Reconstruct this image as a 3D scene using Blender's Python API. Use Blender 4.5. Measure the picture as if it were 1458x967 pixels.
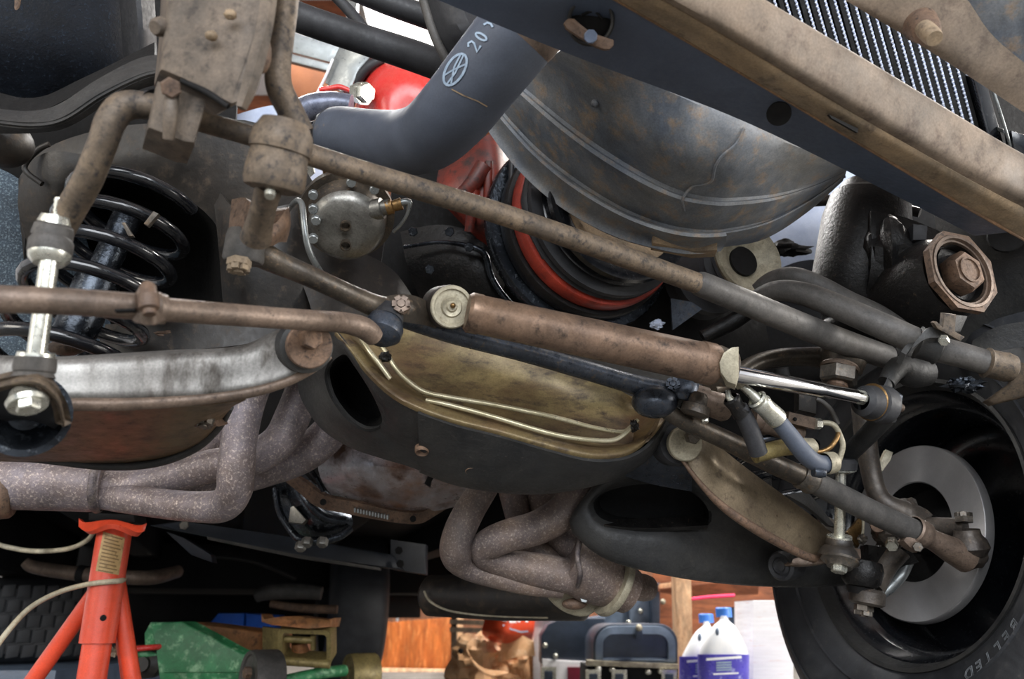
import bpy, bmesh, math, random
from mathutils import Vector, Matrix, noise
from mathutils.bvhtree import BVHTree
random.seed(7)
for _o in list(bpy.data.objects): bpy.data.objects.remove(_o)
SC = bpy.context.scene
COL = SC.collection
# ------------------------------------------------------------------ camera
F = 1150.0; PITCH = math.radians(19.0); CAM = Vector((0, 0, .27))
FW = Vector((0, math.cos(PITCH), math.sin(PITCH))); UP = Vector((0, -math.sin(PITCH), math.cos(PITCH))); RT = Vector((1, 0, 0))
cd = bpy.data.cameras.new('camera'); co = bpy.data.objects.new('camera', cd); COL.objects.link(co)
co.location = CAM; co.rotation_euler = (math.radians(90) + PITCH, 0, 0)
cd.sensor_width = 36; cd.lens = F / 1458 * 36; cd.clip_start = .02; cd.clip_end = 60
cd.dof.use_dof = True; cd.dof.focus_distance = .92; cd.dof.aperture_fstop = 7.0
SC.camera = co
# ------------------------------------------------------------------ world, lamps, exposure
w = bpy.data.worlds.new('world'); SC.world = w; w.use_nodes = True
bg = w.node_tree.nodes['Background']; bg.inputs[0].default_value = (.72, .84, 1, 1); bg.inputs[1].default_value = .45
SC.view_settings.view_transform = 'Standard'; SC.view_settings.look = 'None'
SC.view_settings.exposure = .33; SC.view_settings.gamma = 1; SC.view_settings.use_curve_mapping = False
def area(name, loc, target, sx, sy, power, color):
    l = bpy.data.lights.new(name, 'AREA'); l.shape = 'RECTANGLE'; l.size = sx; l.size_y = sy; l.energy = power; l.color = color
    o = bpy.data.objects.new(name, l); COL.objects.link(o); o.location = loc
    o.rotation_euler = (Vector(target) - Vector(loc)).to_track_quat('-Z', 'Y').to_euler(); return o
area('doorway_daylight', (.5, -2.4, 1.5), (.1, 1, .45), 3.8, 1.7, 155, (.93, .96, 1))
area('doorway_daylight_side', (-2.4, -1.0, 1.2), (0, 1, .5), 1.2, 1.2, 26, (1, .93, .82))
area('ceiling_lamp', (-.45, 2.2, 2.35), (-.4, 1.9, 0), 1.2, .5, 70, (1, .98, .95))
area('jug_fill_light', (1.6, 2.0, 2.3), (1.1, 2.2, 0), .6, .6, 85, (1, .95, .88))  # added fill that brightens the jugs and shelving
area('side_fill_light', (3.45, .7, .95), (.1, 3.3, .2), 1.5, 1.1, 130, (1, .96, .9))  # added side fill for the plywood, set in a made-up window
area('plywood_fill_light', (.0, 4.1, 2.4), (-.3, 4.8, .2), 1.6, .4, 130, (1, .96, .9))  # added fill that brightens the plywood behind the car

# ------------------------------------------------------------------ pixel + depth -> world point
def P(x, y, d): return CAM + d * (FW + (x - 729) / F * RT + (483.5 - y) / F * UP)
def pix(v):
    q = v - CAM; d = q.dot(FW); return (729 + F * q.dot(RT) / d, 483.5 - F * q.dot(UP) / d, d)
LAT = Vector((math.sin(math.radians(72)), math.cos(math.radians(72)), 0))      # across the car, towards the driver's side
REAR = Vector((-LAT.y, LAT.x, 0)); FRONT = -REAR; Z = Vector((0, 0, 1))
# ------------------------------------------------------------------ materials
def lin(c):
    return tuple(((v / 255) / 12.92 if v / 255 <= .04045 else ((v / 255 + .055) / 1.055) ** 2.4) for v in c[:3]) + (1,)
MATS = {}
def M(name, c1, c2=None, c3=None, s=40, s3=160, t3=.6, rough=.55, metal=0, bump=.15, coat=0, stretch=(1, 1, 1), rr=.12, spec=.5, grime=.5):
    m = bpy.data.materials.new(name); m.use_nodes = True; nt = m.node_tree; N = nt.nodes; L = nt.links
    b = N['Principled BSDF']; tc = N.new('ShaderNodeTexCoord'); mp = N.new('ShaderNodeMapping'); mp.inputs['Scale'].default_value = stretch
    L.new(tc.outputs['Object'], mp.inputs[0])
    n1 = N.new('ShaderNodeTexNoise'); n1.inputs['Scale'].default_value = s; n1.inputs['Detail'].default_value = 5; n1.inputs['Roughness'].default_value = .65
    L.new(mp.outputs[0], n1.inputs['Vector'])
    r1 = N.new('ShaderNodeValToRGB'); r1.color_ramp.elements[0].position = .34; r1.color_ramp.elements[1].position = .66
    r1.color_ramp.elements[0].color = lin(c1); r1.color_ramp.elements[1].color = lin(c2 or c1); L.new(n1.outputs['Fac'], r1.inputs[0])
    col = r1.outputs[0]
    n2 = N.new('ShaderNodeTexNoise'); n2.inputs['Scale'].default_value = s3; n2.inputs['Detail'].default_value = 4; n2.inputs['Roughness'].default_value = .7
    L.new(mp.outputs[0], n2.inputs['Vector'])
    if c3:
        r2 = N.new('ShaderNodeValToRGB'); r2.color_ramp.elements[0].position = t3 - .06; r2.color_ramp.elements[1].position = min(1, t3 + .12)
        L.new(n2.outputs['Fac'], r2.inputs[0])
        mx = N.new('ShaderNodeMix'); mx.data_type = 'RGBA'; L.new(r2.outputs[0], mx.inputs[0]); L.new(col, mx.inputs[6]); mx.inputs[7].default_value = lin(c3)
        col = mx.outputs[2]
    if grime:                                               # broad soiling and fine grain of the surface itself
        n3 = N.new('ShaderNodeTexNoise'); n3.inputs['Scale'].default_value = s * .45 + 4; n3.inputs['Detail'].default_value = 8; n3.inputs['Roughness'].default_value = .72; n3.inputs['Distortion'].default_value = .6
        L.new(mp.outputs[0], n3.inputs['Vector'])
        n4 = N.new('ShaderNodeTexNoise'); n4.inputs['Scale'].default_value = 520; n4.inputs['Detail'].default_value = 2; L.new(tc.outputs['Object'], n4.inputs['Vector'])
        m3 = N.new('ShaderNodeMapRange'); m3.inputs[1].default_value = .34; m3.inputs[2].default_value = .66; m3.inputs[3].default_value = 1 - grime; m3.inputs[4].default_value = 1 + .45 * grime; L.new(n3.outputs['Fac'], m3.inputs[0])
        m4 = N.new('ShaderNodeMapRange'); m4.inputs[1].default_value = .3; m4.inputs[2].default_value = .7; m4.inputs[3].default_value = 1 - .3 * grime; m4.inputs[4].default_value = 1 + .3 * grime; L.new(n4.outputs['Fac'], m4.inputs[0])
        mm_ = N.new('ShaderNodeMath'); mm_.operation = 'MULTIPLY'; L.new(m3.outputs[0], mm_.inputs[0]); L.new(m4.outputs[0], mm_.inputs[1])
        vm = N.new('ShaderNodeVectorMath'); vm.operation = 'SCALE'; L.new(col, vm.inputs[0]); L.new(mm_.outputs[0], vm.inputs['Scale']); col = vm.outputs[0]
    L.new(col, b.inputs['Base Color'])
    mr = N.new('ShaderNodeMapRange'); mr.inputs[3].default_value = max(.04, rough - rr); mr.inputs[4].default_value = min(1, rough + rr)
    mr.inputs[1].default_value = .3; mr.inputs[2].default_value = .7
    L.new(n2.outputs['Fac'], mr.inputs[0]); L.new(mr.outputs[0], b.inputs['Roughness'])
    b.inputs['Metallic'].default_value = metal; b.inputs['Coat Weight'].default_value = coat; b.inputs['Coat Roughness'].default_value = .15
    b.inputs['Specular IOR Level'].default_value = spec
    if bump:
        bp = N.new('ShaderNodeBump'); bp.inputs['Strength'].default_value = bump; bp.inputs['Distance'].default_value = .002
        L.new(n2.outputs['Fac'], bp.inputs['Height']); L.new(bp.outputs[0], b.inputs['Normal'])
    MATS[name] = m; return m
grease = M('greasy_black_metal', (12, 12, 13), (28, 26, 25), (92, 76, 60), s=18, t3=.68, rough=.4, bump=.6, spec=.3)
horndust = M('dull_horn_dust', (112, 98, 84), (84, 75, 66), (60, 54, 50), s=26, s3=90, t3=.6, rough=.65, metal=.1, bump=.25)
olivebrown = M('oily_olive_brown', (104, 82, 56), (78, 60, 44), (52, 42, 34), s=12, s3=60, t3=.6, rough=.45, bump=.2)
ringred = M('pulley_orange_red', (172, 60, 42), (148, 50, 36), (90, 36, 28), s=20, s3=60, t3=.66, rough=.45, bump=.1)
flangegrey = M('grey_brown_flange_dust', (136, 118, 100), (112, 100, 88), (92, 78, 68), s=9, s3=40, t3=.6, rough=.7, bump=.15)
edgerust = M('orange_rust_edge', (142, 108, 78), (108, 86, 66), None, s=40, rough=.7, bump=.2)
navydark = M('deep_navy_underbody', (26, 31, 40), (38, 44, 54), None, s=10, rough=.5, bump=.1)
greasebrown = M('greasy_brown_metal', (25, 23, 22), (46, 40, 34), (74, 62, 50), s=14, s3=60, rough=.5, bump=.3)
frameblack = M('dull_frame_black', (28, 29, 31), (50, 49, 47), (74, 68, 62), s=14, t3=.66, rough=.6, bump=.35)
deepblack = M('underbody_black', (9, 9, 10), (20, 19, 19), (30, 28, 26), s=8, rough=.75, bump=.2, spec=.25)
dusty = M('dusty_steel', (114, 98, 80), (82, 72, 62), (52, 48, 47), s=30, t3=.57, rough=.6, metal=.25, bump=.25)
dustgrey = M('dust_grey_rubber', (84, 80, 76), (62, 60, 58), (44, 42, 42), s=22, t3=.68, rough=.62, bump=.15)
brown = M('brown_steel', (124, 106, 92), (98, 84, 74), (66, 54, 48), s=26, t3=.62, rough=.5, metal=.4, bump=.25)
rusty = M('rusty_steel', (122, 96, 76), (92, 74, 62), (60, 48, 42), s=30, t3=.58, rough=.65, metal=.2, bump=.35)
bluesteel = M('oily_blue_steel', (46, 52, 62), (76, 82, 92), (104, 92, 78), s=24, t3=.62, rough=.33, metal=.55, bump=.2)
darksteel = M('dark_oily_steel', (56, 52, 48), (92, 82, 70), (122, 102, 80), s=24, t3=.62, rough=.4, metal=.4, bump=.25)
arm_steel = M('scuffed_bare_steel', (158, 156, 152), (98, 94, 90), (70, 64, 58), s=9, s3=40, t3=.6, rough=.46, metal=.65, bump=.08, stretch=(1, 1, .4))
arm_tan = M('tan_greasy_steel', (146, 130, 106), (106, 92, 74), (74, 62, 52), s=10, s3=60, t3=.62, rough=.38, metal=.45, bump=.15)
recess = M('olive_brown_stained_steel', (136, 120, 82), (92, 72, 52), (58, 46, 38), s=9, s3=28, t3=.58, rough=.42, metal=.3, bump=.12, stretch=(1, 1, 2.2))
navy = M('navy_black_paint', (70, 80, 98), (80, 90, 108), (94, 102, 114), s=10, t3=.72, rough=.5, bump=.05, grime=.25)
tan = M('road_dust_tan', (160, 136, 106), (124, 110, 92), (92, 78, 66), s=16, s3=60, t3=.63, rough=.75, bump=.2)
shroud = M('dusty_black_plastic', (84, 92, 104), (122, 122, 120), (138, 120, 102), s=11, s3=45, t3=.58, rough=.6, bump=.12)
rubber = M('black_rubber', (34, 35, 38), (46, 46, 49), (72, 68, 62), s=16, t3=.7, rough=.6, bump=.08)
hosemat = M('matte_hose_rubber', (62, 68, 80), (76, 82, 94), (110, 98, 84), s=10, s3=40, t3=.7, rough=.65, bump=.05, grime=.25)
header = M('heat_scaled_header', (134, 126, 132), (116, 102, 98), (204, 188, 176), s=16, s3=300, t3=.585, rough=.5, metal=.3, bump=.35)
header2 = M('heat_scaled_header_dark', (100, 90, 90), (120, 102, 90), (170, 156, 144), s=16, s3=320, t3=.59, rough=.55, metal=.25, bump=.4)
weld = M('weld_bead', (96, 88, 92), (140, 128, 120), (60, 56, 60), s=80, s3=300, rough=.5, metal=.5, bump=.6)
orange = M('orange_red_paint', (232, 84, 54), (222, 76, 46), (196, 110, 90), s=14, s3=70, t3=.72, rough=.36, coat=.25, bump=.04, grime=.25)
zinc = M('zinc_plating', (222, 222, 212), (196, 194, 180), (160, 152, 128), s=30, t3=.68, rough=.3, metal=.85, bump=.05, grime=.25)
chrome = M('polished_chrome', (222, 222, 224), (206, 206, 208), None, rough=.12, metal=1, bump=0, rr=.04, grime=0)
damperm = M('copper_brown_damper', (140, 114, 94), (106, 88, 76), (46, 38, 34), s=14, s3=70, t3=.6, rough=.4, metal=.55, bump=.15)
palecap = M('pale_olive_cap', (178, 170, 148), (148, 140, 120), (110, 98, 74), s=30, t3=.66, rough=.5, metal=.3, bump=.12)
brass = M('brass', (150, 118, 74), (116, 90, 58), (74, 58, 42), s=40, rough=.4, metal=.8, bump=.1)
castal = M('cast_aluminium', (150, 148, 142), (116, 114, 108), (78, 74, 68), s=24, t3=.66, rough=.38, metal=.8, bump=.12)
blackal = M('shiny_oiled_casting', (34, 37, 42), (70, 76, 84), (120, 126, 132), s=22, t3=.64, rough=.22, metal=.8, bump=.3)
pan_m = M('silver_and_rust_pan', (188, 192, 202), (116, 80, 52), (76, 52, 38), s=7, s3=18, t3=.56, rough=.32, metal=.4, bump=.08)
engred = M('engine_orange_paint', (128, 42, 26), (64, 24, 18), (28, 16, 15), s=16, s3=60, t3=.56, rough=.45, bump=.15)
red = M('bright_red_paint', (214, 52, 48), (206, 66, 58), None, rough=.28, coat=.4, bump=0, grime=.12)
springm = M('gloss_black_spring', (14, 16, 20), (22, 24, 28), None, rough=.2, coat=.5, bump=.04, grime=.12)
undercoat = M('speckled_undercoating', (44, 56, 68), (60, 74, 86), (128, 144, 152), s=30, s3=420, t3=.55, rough=.7, bump=.7)
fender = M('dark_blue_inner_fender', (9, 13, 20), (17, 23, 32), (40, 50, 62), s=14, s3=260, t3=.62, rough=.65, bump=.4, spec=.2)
whiteplastic = M('white_plastic', (236, 236, 236), (226, 228, 232), None, rough=.4, bump=0, grime=0)
bluewhite = M('white_cloth', (206, 214, 232), (178, 190, 216), None, s=12, rough=.7, bump=.05, grime=.12)
bluecap = M('blue_cap', (62, 120, 206), None, None, rough=.4, bump=0, grime=.12)
purple = M('purple_label', (66, 58, 160), (84, 76, 182), (180, 186, 226), s=12, s3=34, t3=.62, rough=.35, bump=0, grime=.12)
plywood = M('orange_plywood', (206, 116, 54), (178, 92, 40), (226, 144, 78), s=14, s3=22, t3=.58, rough=.5, bump=.05, stretch=(2.5, 2.5, .5))
wood = M('pine_wood', (214, 176, 138), (190, 146, 108), (150, 108, 74), s=12, s3=40, t3=.64, rough=.65, bump=.1, stretch=(3, 3, .4))
woodorange = M('orange_roof_board', (150, 92, 56), (128, 76, 46), None, s=8, rough=.7, bump=.05, grime=.2)
woodbrown = M('brown_wood', (150, 88, 54), (124, 70, 44), (92, 50, 34), s=12, s3=36, t3=.6, rough=.65, bump=.1, stretch=(.5, 3, 3))
cardboard = M('brown_paper', (240, 192, 146), (216, 164, 116), (248, 214, 176), s=9, s3=24, t3=.6, rough=.7, bump=.05, grime=.25)
orangebag = M('orange_plastic_bag', (226, 84, 48), (206, 66, 34), None, s=14, rough=.4, bump=.05, grime=.12)
blackbox = M('blue_black_plastic', (44, 54, 68), (54, 64, 80), None, s=20, rough=.42, bump=.04, grime=.25)
greypl = M('grey_blue_plastic', (92, 106, 124), (104, 118, 136), None, s=20, rough=.45, bump=.03, grime=.25)
binblue = M('blue_plastic', (24, 78, 170), (30, 88, 184), None, rough=.4, bump=0, grime=.12)
green = M('chipped_green_paint', (62, 142, 90), (44, 108, 68), (158, 204, 160), s=12, s3=44, t3=.57, rough=.5, bump=.2)
greenrust = M('rust_and_green_paint', (172, 112, 68), (130, 94, 58), (70, 48, 34), s=14, s3=50, t3=.58, rough=.6, metal=.2, bump=.3)
olive = M('olive_worn_metal', (152, 136, 88), (120, 106, 66), (84, 70, 48), s=18, t3=.6, rough=.5, metal=.3, bump=.2)
concrete = M('grey_concrete', (128, 126, 122), (106, 104, 100), (84, 80, 76), s=3, s3=24, t3=.66, rough=.8, bump=.1)
wallwhite = M('white_wall_paint', (226, 228, 230), (214, 216, 220), None, s=3, rough=.8, bump=.03, grime=.12)
wallbrown = M('brown_board_wall', (132, 84, 56), (104, 66, 44), (78, 48, 34), s=6, s3=20, rough=.75, bump=.05, stretch=(3, 3, .4))
sticker = M('yellowed_sticker', (208, 176, 120), (186, 152, 100), (140, 108, 66), s=40, s3=120, t3=.6, rough=.5, bump=0, grime=.25)
ink = M('dark_ink', (124, 98, 62), None, None, rough=.6, bump=0, grime=0)
printwhite = M('pale_blue_print', (156, 174, 192), (126, 144, 164), None, s=200, rough=.6, bump=0, grime=0)
disc_m = M('brushed_rotor_iron', (196, 194, 194), (178, 176, 176), None, s=10, s3=50, t3=.68, rough=.34, metal=.75, rr=.02, grime=.12, bump=.03)
knuck = M('cast_knuckle', (62, 56, 52), (92, 84, 76), (120, 100, 82), s=30, t3=.64, rough=.45, metal=.4, bump=.3)
tyre = M('tyre_rubber', (38, 40, 44), (54, 55, 58), (78, 76, 72), s=10, s3=80, t3=.66, rough=.55, bump=.1)
letterm = M('scuffed_letter_rubber', (120, 124, 128), (92, 96, 100), None, s=90, rough=.6, bump=0)
cablem = M('dirty_white_cable', (198, 190, 166), (166, 154, 128), None, s=40, rough=.5, bump=.03)
ptfe = M('steel_tubing', (214, 206, 178), (188, 178, 144), (120, 110, 84), s=30, t3=.7, rough=.3, metal=.6, bump=0, grime=.2, rr=.04)
galv = M('galvanised_steel', (158, 162, 162), (130, 134, 134), None, s=12, rough=.35, metal=.7, bump=0, grime=.25)
finbright = M('bright_radiator_fin', (232, 238, 250), (204, 212, 232), None, s=300, rough=.4, metal=.2, bump=.1, grime=0)
silverhose = M('silver_grey_hose', (150, 154, 170), (118, 124, 142), (90, 94, 110), s=30, rough=.35, metal=.5, bump=.05)
pinkred = M('pink_thread', (220, 40, 90), None, None, rough=.5, bump=0, grime=.12)
maroon = M('maroon_carton', (120, 30, 52), (104, 24, 44), None, rough=.5, bump=0, grime=.12)
striped = M('printed_white_carton', (238, 238, 240), (226, 222, 226), (206, 160, 140), s=8, s3=30, t3=.66, rough=.5, bump=0, stretch=(.4, .4, 6), grime=.12)
hexm = M('worn_bolt_steel', (112, 106, 98), (82, 76, 70), (136, 112, 84), s=60, t3=.62, rough=.42, metal=.6, bump=.2)
# ------------------------------------------------------------------ scene objects
def link_mesh(name, bm, mat, sharp=38):
    bmesh.ops.remove_doubles(bm, verts=bm.verts[:], dist=1e-6)
    bmesh.ops.recalc_face_normals(bm, faces=bm.faces[:])
    me = bpy.data.meshes.new(name); bm.to_mesh(me); bm.free()
    me.polygons.foreach_set('use_smooth', [True] * len(me.polygons))
    me.set_sharp_from_angle(angle=math.radians(sharp)); me.materials.append(mat)
    o = bpy.data.objects.new(name, me); COL.objects.link(o); return o
def T(name, label, cat, at, group=None):
    o = bpy.data.objects.new(name, None); COL.objects.link(o); o.empty_display_size = .02
    o.location = at if isinstance(at, Vector) else P(*at); o['label'] = label; o['category'] = cat
    if group: o['group'] = group
    return o
def wloc(o):
    v = Vector(o.location)
    while o.parent: o = o.parent; v += o.location
    return v
def part(par, name, bm, mat, label=None, sharp=38):
    o = link_mesh(name, bm, mat, sharp); base = wloc(par)
    o.data.transform(Matrix.Translation(-base)); o.parent = par
    if label: o['label'] = label
    return o
def solo(name, bm, mat, label, cat, group=None, kind=None):
    o = link_mesh(name, bm, mat)
    vs = [v.co for v in o.data.vertices]
    b = Vector((sum(v.x for v in vs) / len(vs), sum(v.y for v in vs) / len(vs), min(v.z for v in vs)))
    o.data.transform(Matrix.Translation(-b)); o.location = b
    if label: o['label'] = label; o['category'] = cat
    if group: o['group'] = group
    if kind: o['kind'] = kind
    return o
# ------------------------------------------------------------------ shapes
def cr(p0, p1, p2, p3, t):
    return .5 * ((2 * p1) + (-p0 + p2) * t + (2 * p0 - 5 * p1 + 4 * p2 - p3) * t * t + (-p0 + 3 * p1 - 3 * p2 + p3) * t ** 3)
def spline(pts, sub, closed=False):
    n = len(pts); out = []
    if n < 3 and not closed:
        return [pts[0].lerp(pts[1], i / sub) for i in range(sub + 1)] if n == 2 else pts
    for i in range(n if closed else n - 1):
        if closed: a, b, c, d = pts[i - 1], pts[i], pts[(i + 1) % n], pts[(i + 2) % n]
        else: a, b, c, d = pts[max(i - 1, 0)], pts[i], pts[i + 1], pts[min(i + 2, n - 1)]
        for k in range(sub): out.append(cr(a, b, c, d, k / sub))
    if not closed: out.append(pts[-1].copy())
    return out
def V4(p):
    v = P(*p[:3]); return Vector((v.x, v.y, v.z, p[3] * p[2] / F))
def sweep(q, seg=16, bm=None, cap=True, flat=1.0, updir=None):
    """q: list of 4-vectors (x,y,z,radius); rings with parallel-transported frames"""
    bm = bm or bmesh.new(); rings = []; u = None
    C = [Vector(v[:3]) for v in q]
    for i, c in enumerate(C):
        t = (C[min(i + 1, len(C) - 1)] - C[max(i - 1, 0)])
        if t.length < 1e-9: t = Vector((0, 0, 1))
        t.normalize()
        if u is None:
            u = Vector(updir) if updir else (Vector((0, 0, 1)) if abs(t.z) < .9 else Vector((1, 0, 0)))
        u = (u - t * u.dot(t)).normalized(); w_ = t.cross(u); r = max(q[i][3], 1e-5)
        rings.append([bm.verts.new(c + r * (flat * math.cos(a) * u + math.sin(a) * w_)) for a in (2 * math.pi * k / seg for k in range(seg))])
    for a, b in zip(rings, rings[1:]):
        for k in range(seg): bm.faces.new((a[k], a[(k + 1) % seg], b[(k + 1) % seg], b[k]))
    if cap:
        bm.faces.new(rings[0][::-1]); bm.faces.new(rings[-1])
    return bm
def tube(pts, seg=16, bm=None, sub=6, cap=True, flat=1.0, updir=None):
    return sweep(spline([V4(p) for p in pts], sub), seg, bm, cap, flat, updir)
def rtube(p0, p1, r, seg=12, bm=None):
    """straight tube between two world points"""
    return sweep([Vector((*p0, r)), Vector((*p1, r))], seg, bm)
def lathe(A, axis, prof, seg=32, bm=None, phase=0):
    """prof: (t along axis, r); r=0 closes"""
    bm = bm or bmesh.new(); axis = Vector(axis).normalized()
    u = axis.orthogonal().normalized() if abs(axis.z) > .95 else (Z - axis * axis.z).normalized()
    w_ = axis.cross(u); rings = []
    for t, r in prof:
        if r <= 1e-6: rings.append([bm.verts.new(A + axis * t)])
        else: rings.append([bm.verts.new(A + axis * t + r * (math.cos(a) * u + math.sin(a) * w_)) for a in (phase + 2 * math.pi * k / seg for k in range(seg))])
    for a, b in zip(rings, rings[1:]):
        for k in range(seg):
            k2 = (k + 1) % seg
            if len(a) == 1 and len(b) == 1: continue
            if len(a) == 1: bm.faces.new((a[0], b[k2], b[k]))
            elif len(b) == 1: bm.faces.new((a[k], a[k2], b[0]))
            else: bm.faces.new((a[k], a[k2], b[k2], b[k]))
    return bm
def plathe(p0, p1, prof, seg=28, bm=None):
    """lathe between two pixel+depth points; prof (fraction of the length, radius in pixels at that depth)"""
    A, B = P(*p0), P(*p1); n = (B - A).length
    return lathe(A, B - A, [(f * n, r * (p0[2] + (p1[2] - p0[2]) * max(0, min(1, f))) / F) for f, r in prof], seg, bm)
def nut(A, axis, r, h, seg=6, bm=None, phase=.3):
    return lathe(A, axis, [(0, 0), (0, r), (h * .86, r), (h, r * .86), (h, 0)], seg, bm, phase)
def castle(A, axis, r, h, bm=None):
    """castellated nut with a stud in it"""
    axis = Vector(axis).normalized()
    bm = nut(A, axis, r, h * .65, bm=bm)
    u = axis.orthogonal().normalized(); w_ = axis.cross(u)
    for k in range(6):
        a = k * math.pi / 3 + .3; dv = math.cos(a) * u + math.sin(a) * w_; e = axis.cross(dv)
        boxw(A + axis * h * .8 + dv * r * .66, dv, e, axis, r * .22, r * .3, h * .22, bm)
    return lathe(A, axis, [(h * .6, r * .42), (h * 1.15, r * .4), (h * 1.2, 0)], 10, bm)
def boxw(c, ux, uy, uz, hx, hy, hz, bm=None, bev=0):
    bm = bm or bmesh.new(); ux, uy, uz = [Vector(v).normalized() for v in (ux, uy, uz)]
    vs = [bm.verts.new(c + ux * hx * i + uy * hy * j + uz * hz * k) for i in (-1, 1) for j in (-1, 1) for k in (-1, 1)]
    fs = [bm.faces.new([vs[i] for i in f]) for f in ((0, 1, 3, 2), (4, 6, 7, 5), (0, 4, 5, 1), (2, 3, 7, 6), (0, 2, 6, 4), (1, 5, 7, 3))]
    if bev:
        es = list({e for f in fs for e in f.edges})
        bmesh.ops.recalc_face_normals(bm, faces=fs)
        bmesh.ops.bevel(bm, geom=es, offset=bev, segments=2, affect='EDGES', profile=.6)
    return bm
def resample(pts, n, closed=False):
    """n points evenly along a list of vectors"""
    if closed: pts = pts + [pts[0]]
    L = [0]
    for a, b in zip(pts, pts[1:]): L.append(L[-1] + (b - a).length)
    out = []; m = n if closed else n - 1; j = 0
    for i in range(n):
        s = L[-1] * i / m
        while j < len(L) - 2 and L[j + 1] < s: j += 1
        out.append(pts[j].lerp(pts[j + 1], (s - L[j]) / max(1e-9, L[j + 1] - L[j])))
    return out
def shell(bm, thick):
    """gives an open sheet a back side, offset along the vertex normals"""
    fs = bm.faces[:]; vs = bm.verts[:]; bm.normal_update()
    edges = [(e.verts[0], e.verts[1]) for e in bm.edges if len(e.link_faces) == 1]
    back = {v: bm.verts.new(v.co - v.normal * thick) for v in vs}
    for f in fs: bm.faces.new([back[v] for v in reversed(f.verts)])
    for a, b in edges:
        try: bm.faces.new((a, b, back[b], back[a]))
        except ValueError: pass
def loft(rows, thick=.003, nu=28, sv=4, closed=False, smooth=True, bm=None, capfirst=False, caplast=False, rowsmooth=True):
    """sheet through rows of pixel+depth points; spline along and across; solidified"""
    bm0 = bmesh.new()
    R = []
    for row in rows:
        v = [P(*p) for p in row]
        if smooth: v = spline(v, 6, closed)
        R.append(resample(v, nu, closed))
    cols = [spline([R[i][k] for i in range(len(R))], sv) if (rowsmooth and len(R) > 2) else
            (sum([[R[i][k].lerp(R[i + 1][k], j / 2) for j in range(2)] for i in range(len(R) - 1)], []) + [R[-1][k]]) for k in range(nu)]
    vv = [[bm0.verts.new(c) for c in col] for col in cols]
    for k in range(nu if closed else nu - 1):
        a, b = vv[k], vv[(k + 1) % nu]
        for j in range(len(a) - 1): bm0.faces.new((a[j], b[j], b[j + 1], a[j + 1]))
    if capfirst: bm0.faces.new([vv[k][0] for k in range(nu)])
    if caplast: bm0.faces.new([vv[k][-1] for k in range(nu)][::-1])
    bmesh.ops.recalc_face_normals(bm0, faces=bm0.faces[:])
    if thick:
        # make the sheet's front face the one we drew: thickness grows away from the viewer
        f = max(bm0.faces, key=lambda q: q.calc_area()); f.normal_update()
        if f.normal.dot(f.calc_center_median() - CAM) > 0: bmesh.ops.reverse_faces(bm0, faces=bm0.faces[:])
        bm0.normal_update()
        shell(bm0, thick)
    if bm is None: return bm0
    me = bpy.data.meshes.new('t'); bm0.to_mesh(me); bm0.free(); bm.from_mesh(me); bpy.data.meshes.remove(me); return bm
def slab(poly, vec, bm=None, bev=.0015, smooth=0):
    """polygon of pixel+depth points pushed along a world vector into a solid"""
    bm = bm or bmesh.new(); vec = Vector(vec)
    pts = [P(*p) for p in poly]
    if smooth: pts = spline(pts, smooth, True)
    a = [bm.verts.new(p) for p in pts]; b = [bm.verts.new(p + vec) for p in pts]; n = len(a)
    fs = [bm.faces.new(a), bm.faces.new(b[::-1])] + [bm.faces.new((a[i], b[i], b[(i + 1) % n], a[(i + 1) % n])) for i in range(n)]
    if bev:
        bmesh.ops.recalc_face_normals(bm, faces=fs)
        bmesh.ops.bevel(bm, geom=list(fs[0].edges) + list(fs[1].edges), offset=bev, segments=2, affect='EDGES', profile=.6)
    return bm
def blob(p, rx, ry, rz, axes=(RT, FW, UP), seg=20, rough_=0, bm=None, sc=20):
    """ellipsoid; radii in px at that depth, axes world"""
    bm = bm or bmesh.new(); c = P(*p); k = p[2] / F
    new = bmesh.ops.create_uvsphere(bm, u_segments=seg, v_segments=seg // 2 + 2, radius=1)['verts']
    for v in new:
        q = v.co.copy(); s = 1 + rough_ * noise.noise(q * 2.3 + c * sc)
        v.co = c + s * (axes[0] * q.x * rx * k + axes[1] * q.y * ry * k + axes[2] * q.z * rz * k)
    return bm
def bvh_of(o):
    o_m = Matrix.Translation(wloc(o)); me = o.data
    return BVHTree.FromPolygons([o_m @ v.co for v in me.vertices], [p.vertices[:] for p in me.polygons])
def on_surface(bv, x, y, off=.0008):
    d = P(x, y, 1) - CAM; d.normalize(); h = bv.ray_cast(CAM, d)
    return (h[0] - d * off, h[1]) if h[0] else None
def ribbon(bv, pts, wpx, bm=None, off=.0012):
    """flat print: a stroke laid on a surface"""
    bm = bm or bmesh.new(); q = []
    for i, (x, y) in enumerate(pts):
        a = pts[max(i - 1, 0)]; b = pts[min(i + 1, len(pts) - 1)]; dx, dy = b[0] - a[0], b[1] - a[1]; n = math.hypot(dx, dy) or 1
        l = on_surface(bv, x - dy / n * wpx, y + dx / n * wpx, off); r = on_surface(bv, x + dy / n * wpx, y - dx / n * wpx, off)
        if l and r: q.append((bm.verts.new(l[0]), bm.verts.new(r[0])))
    for a, b in zip(q, q[1:]): bm.faces.new((a[0], a[1], b[1], b[0]))
    return bm
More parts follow.
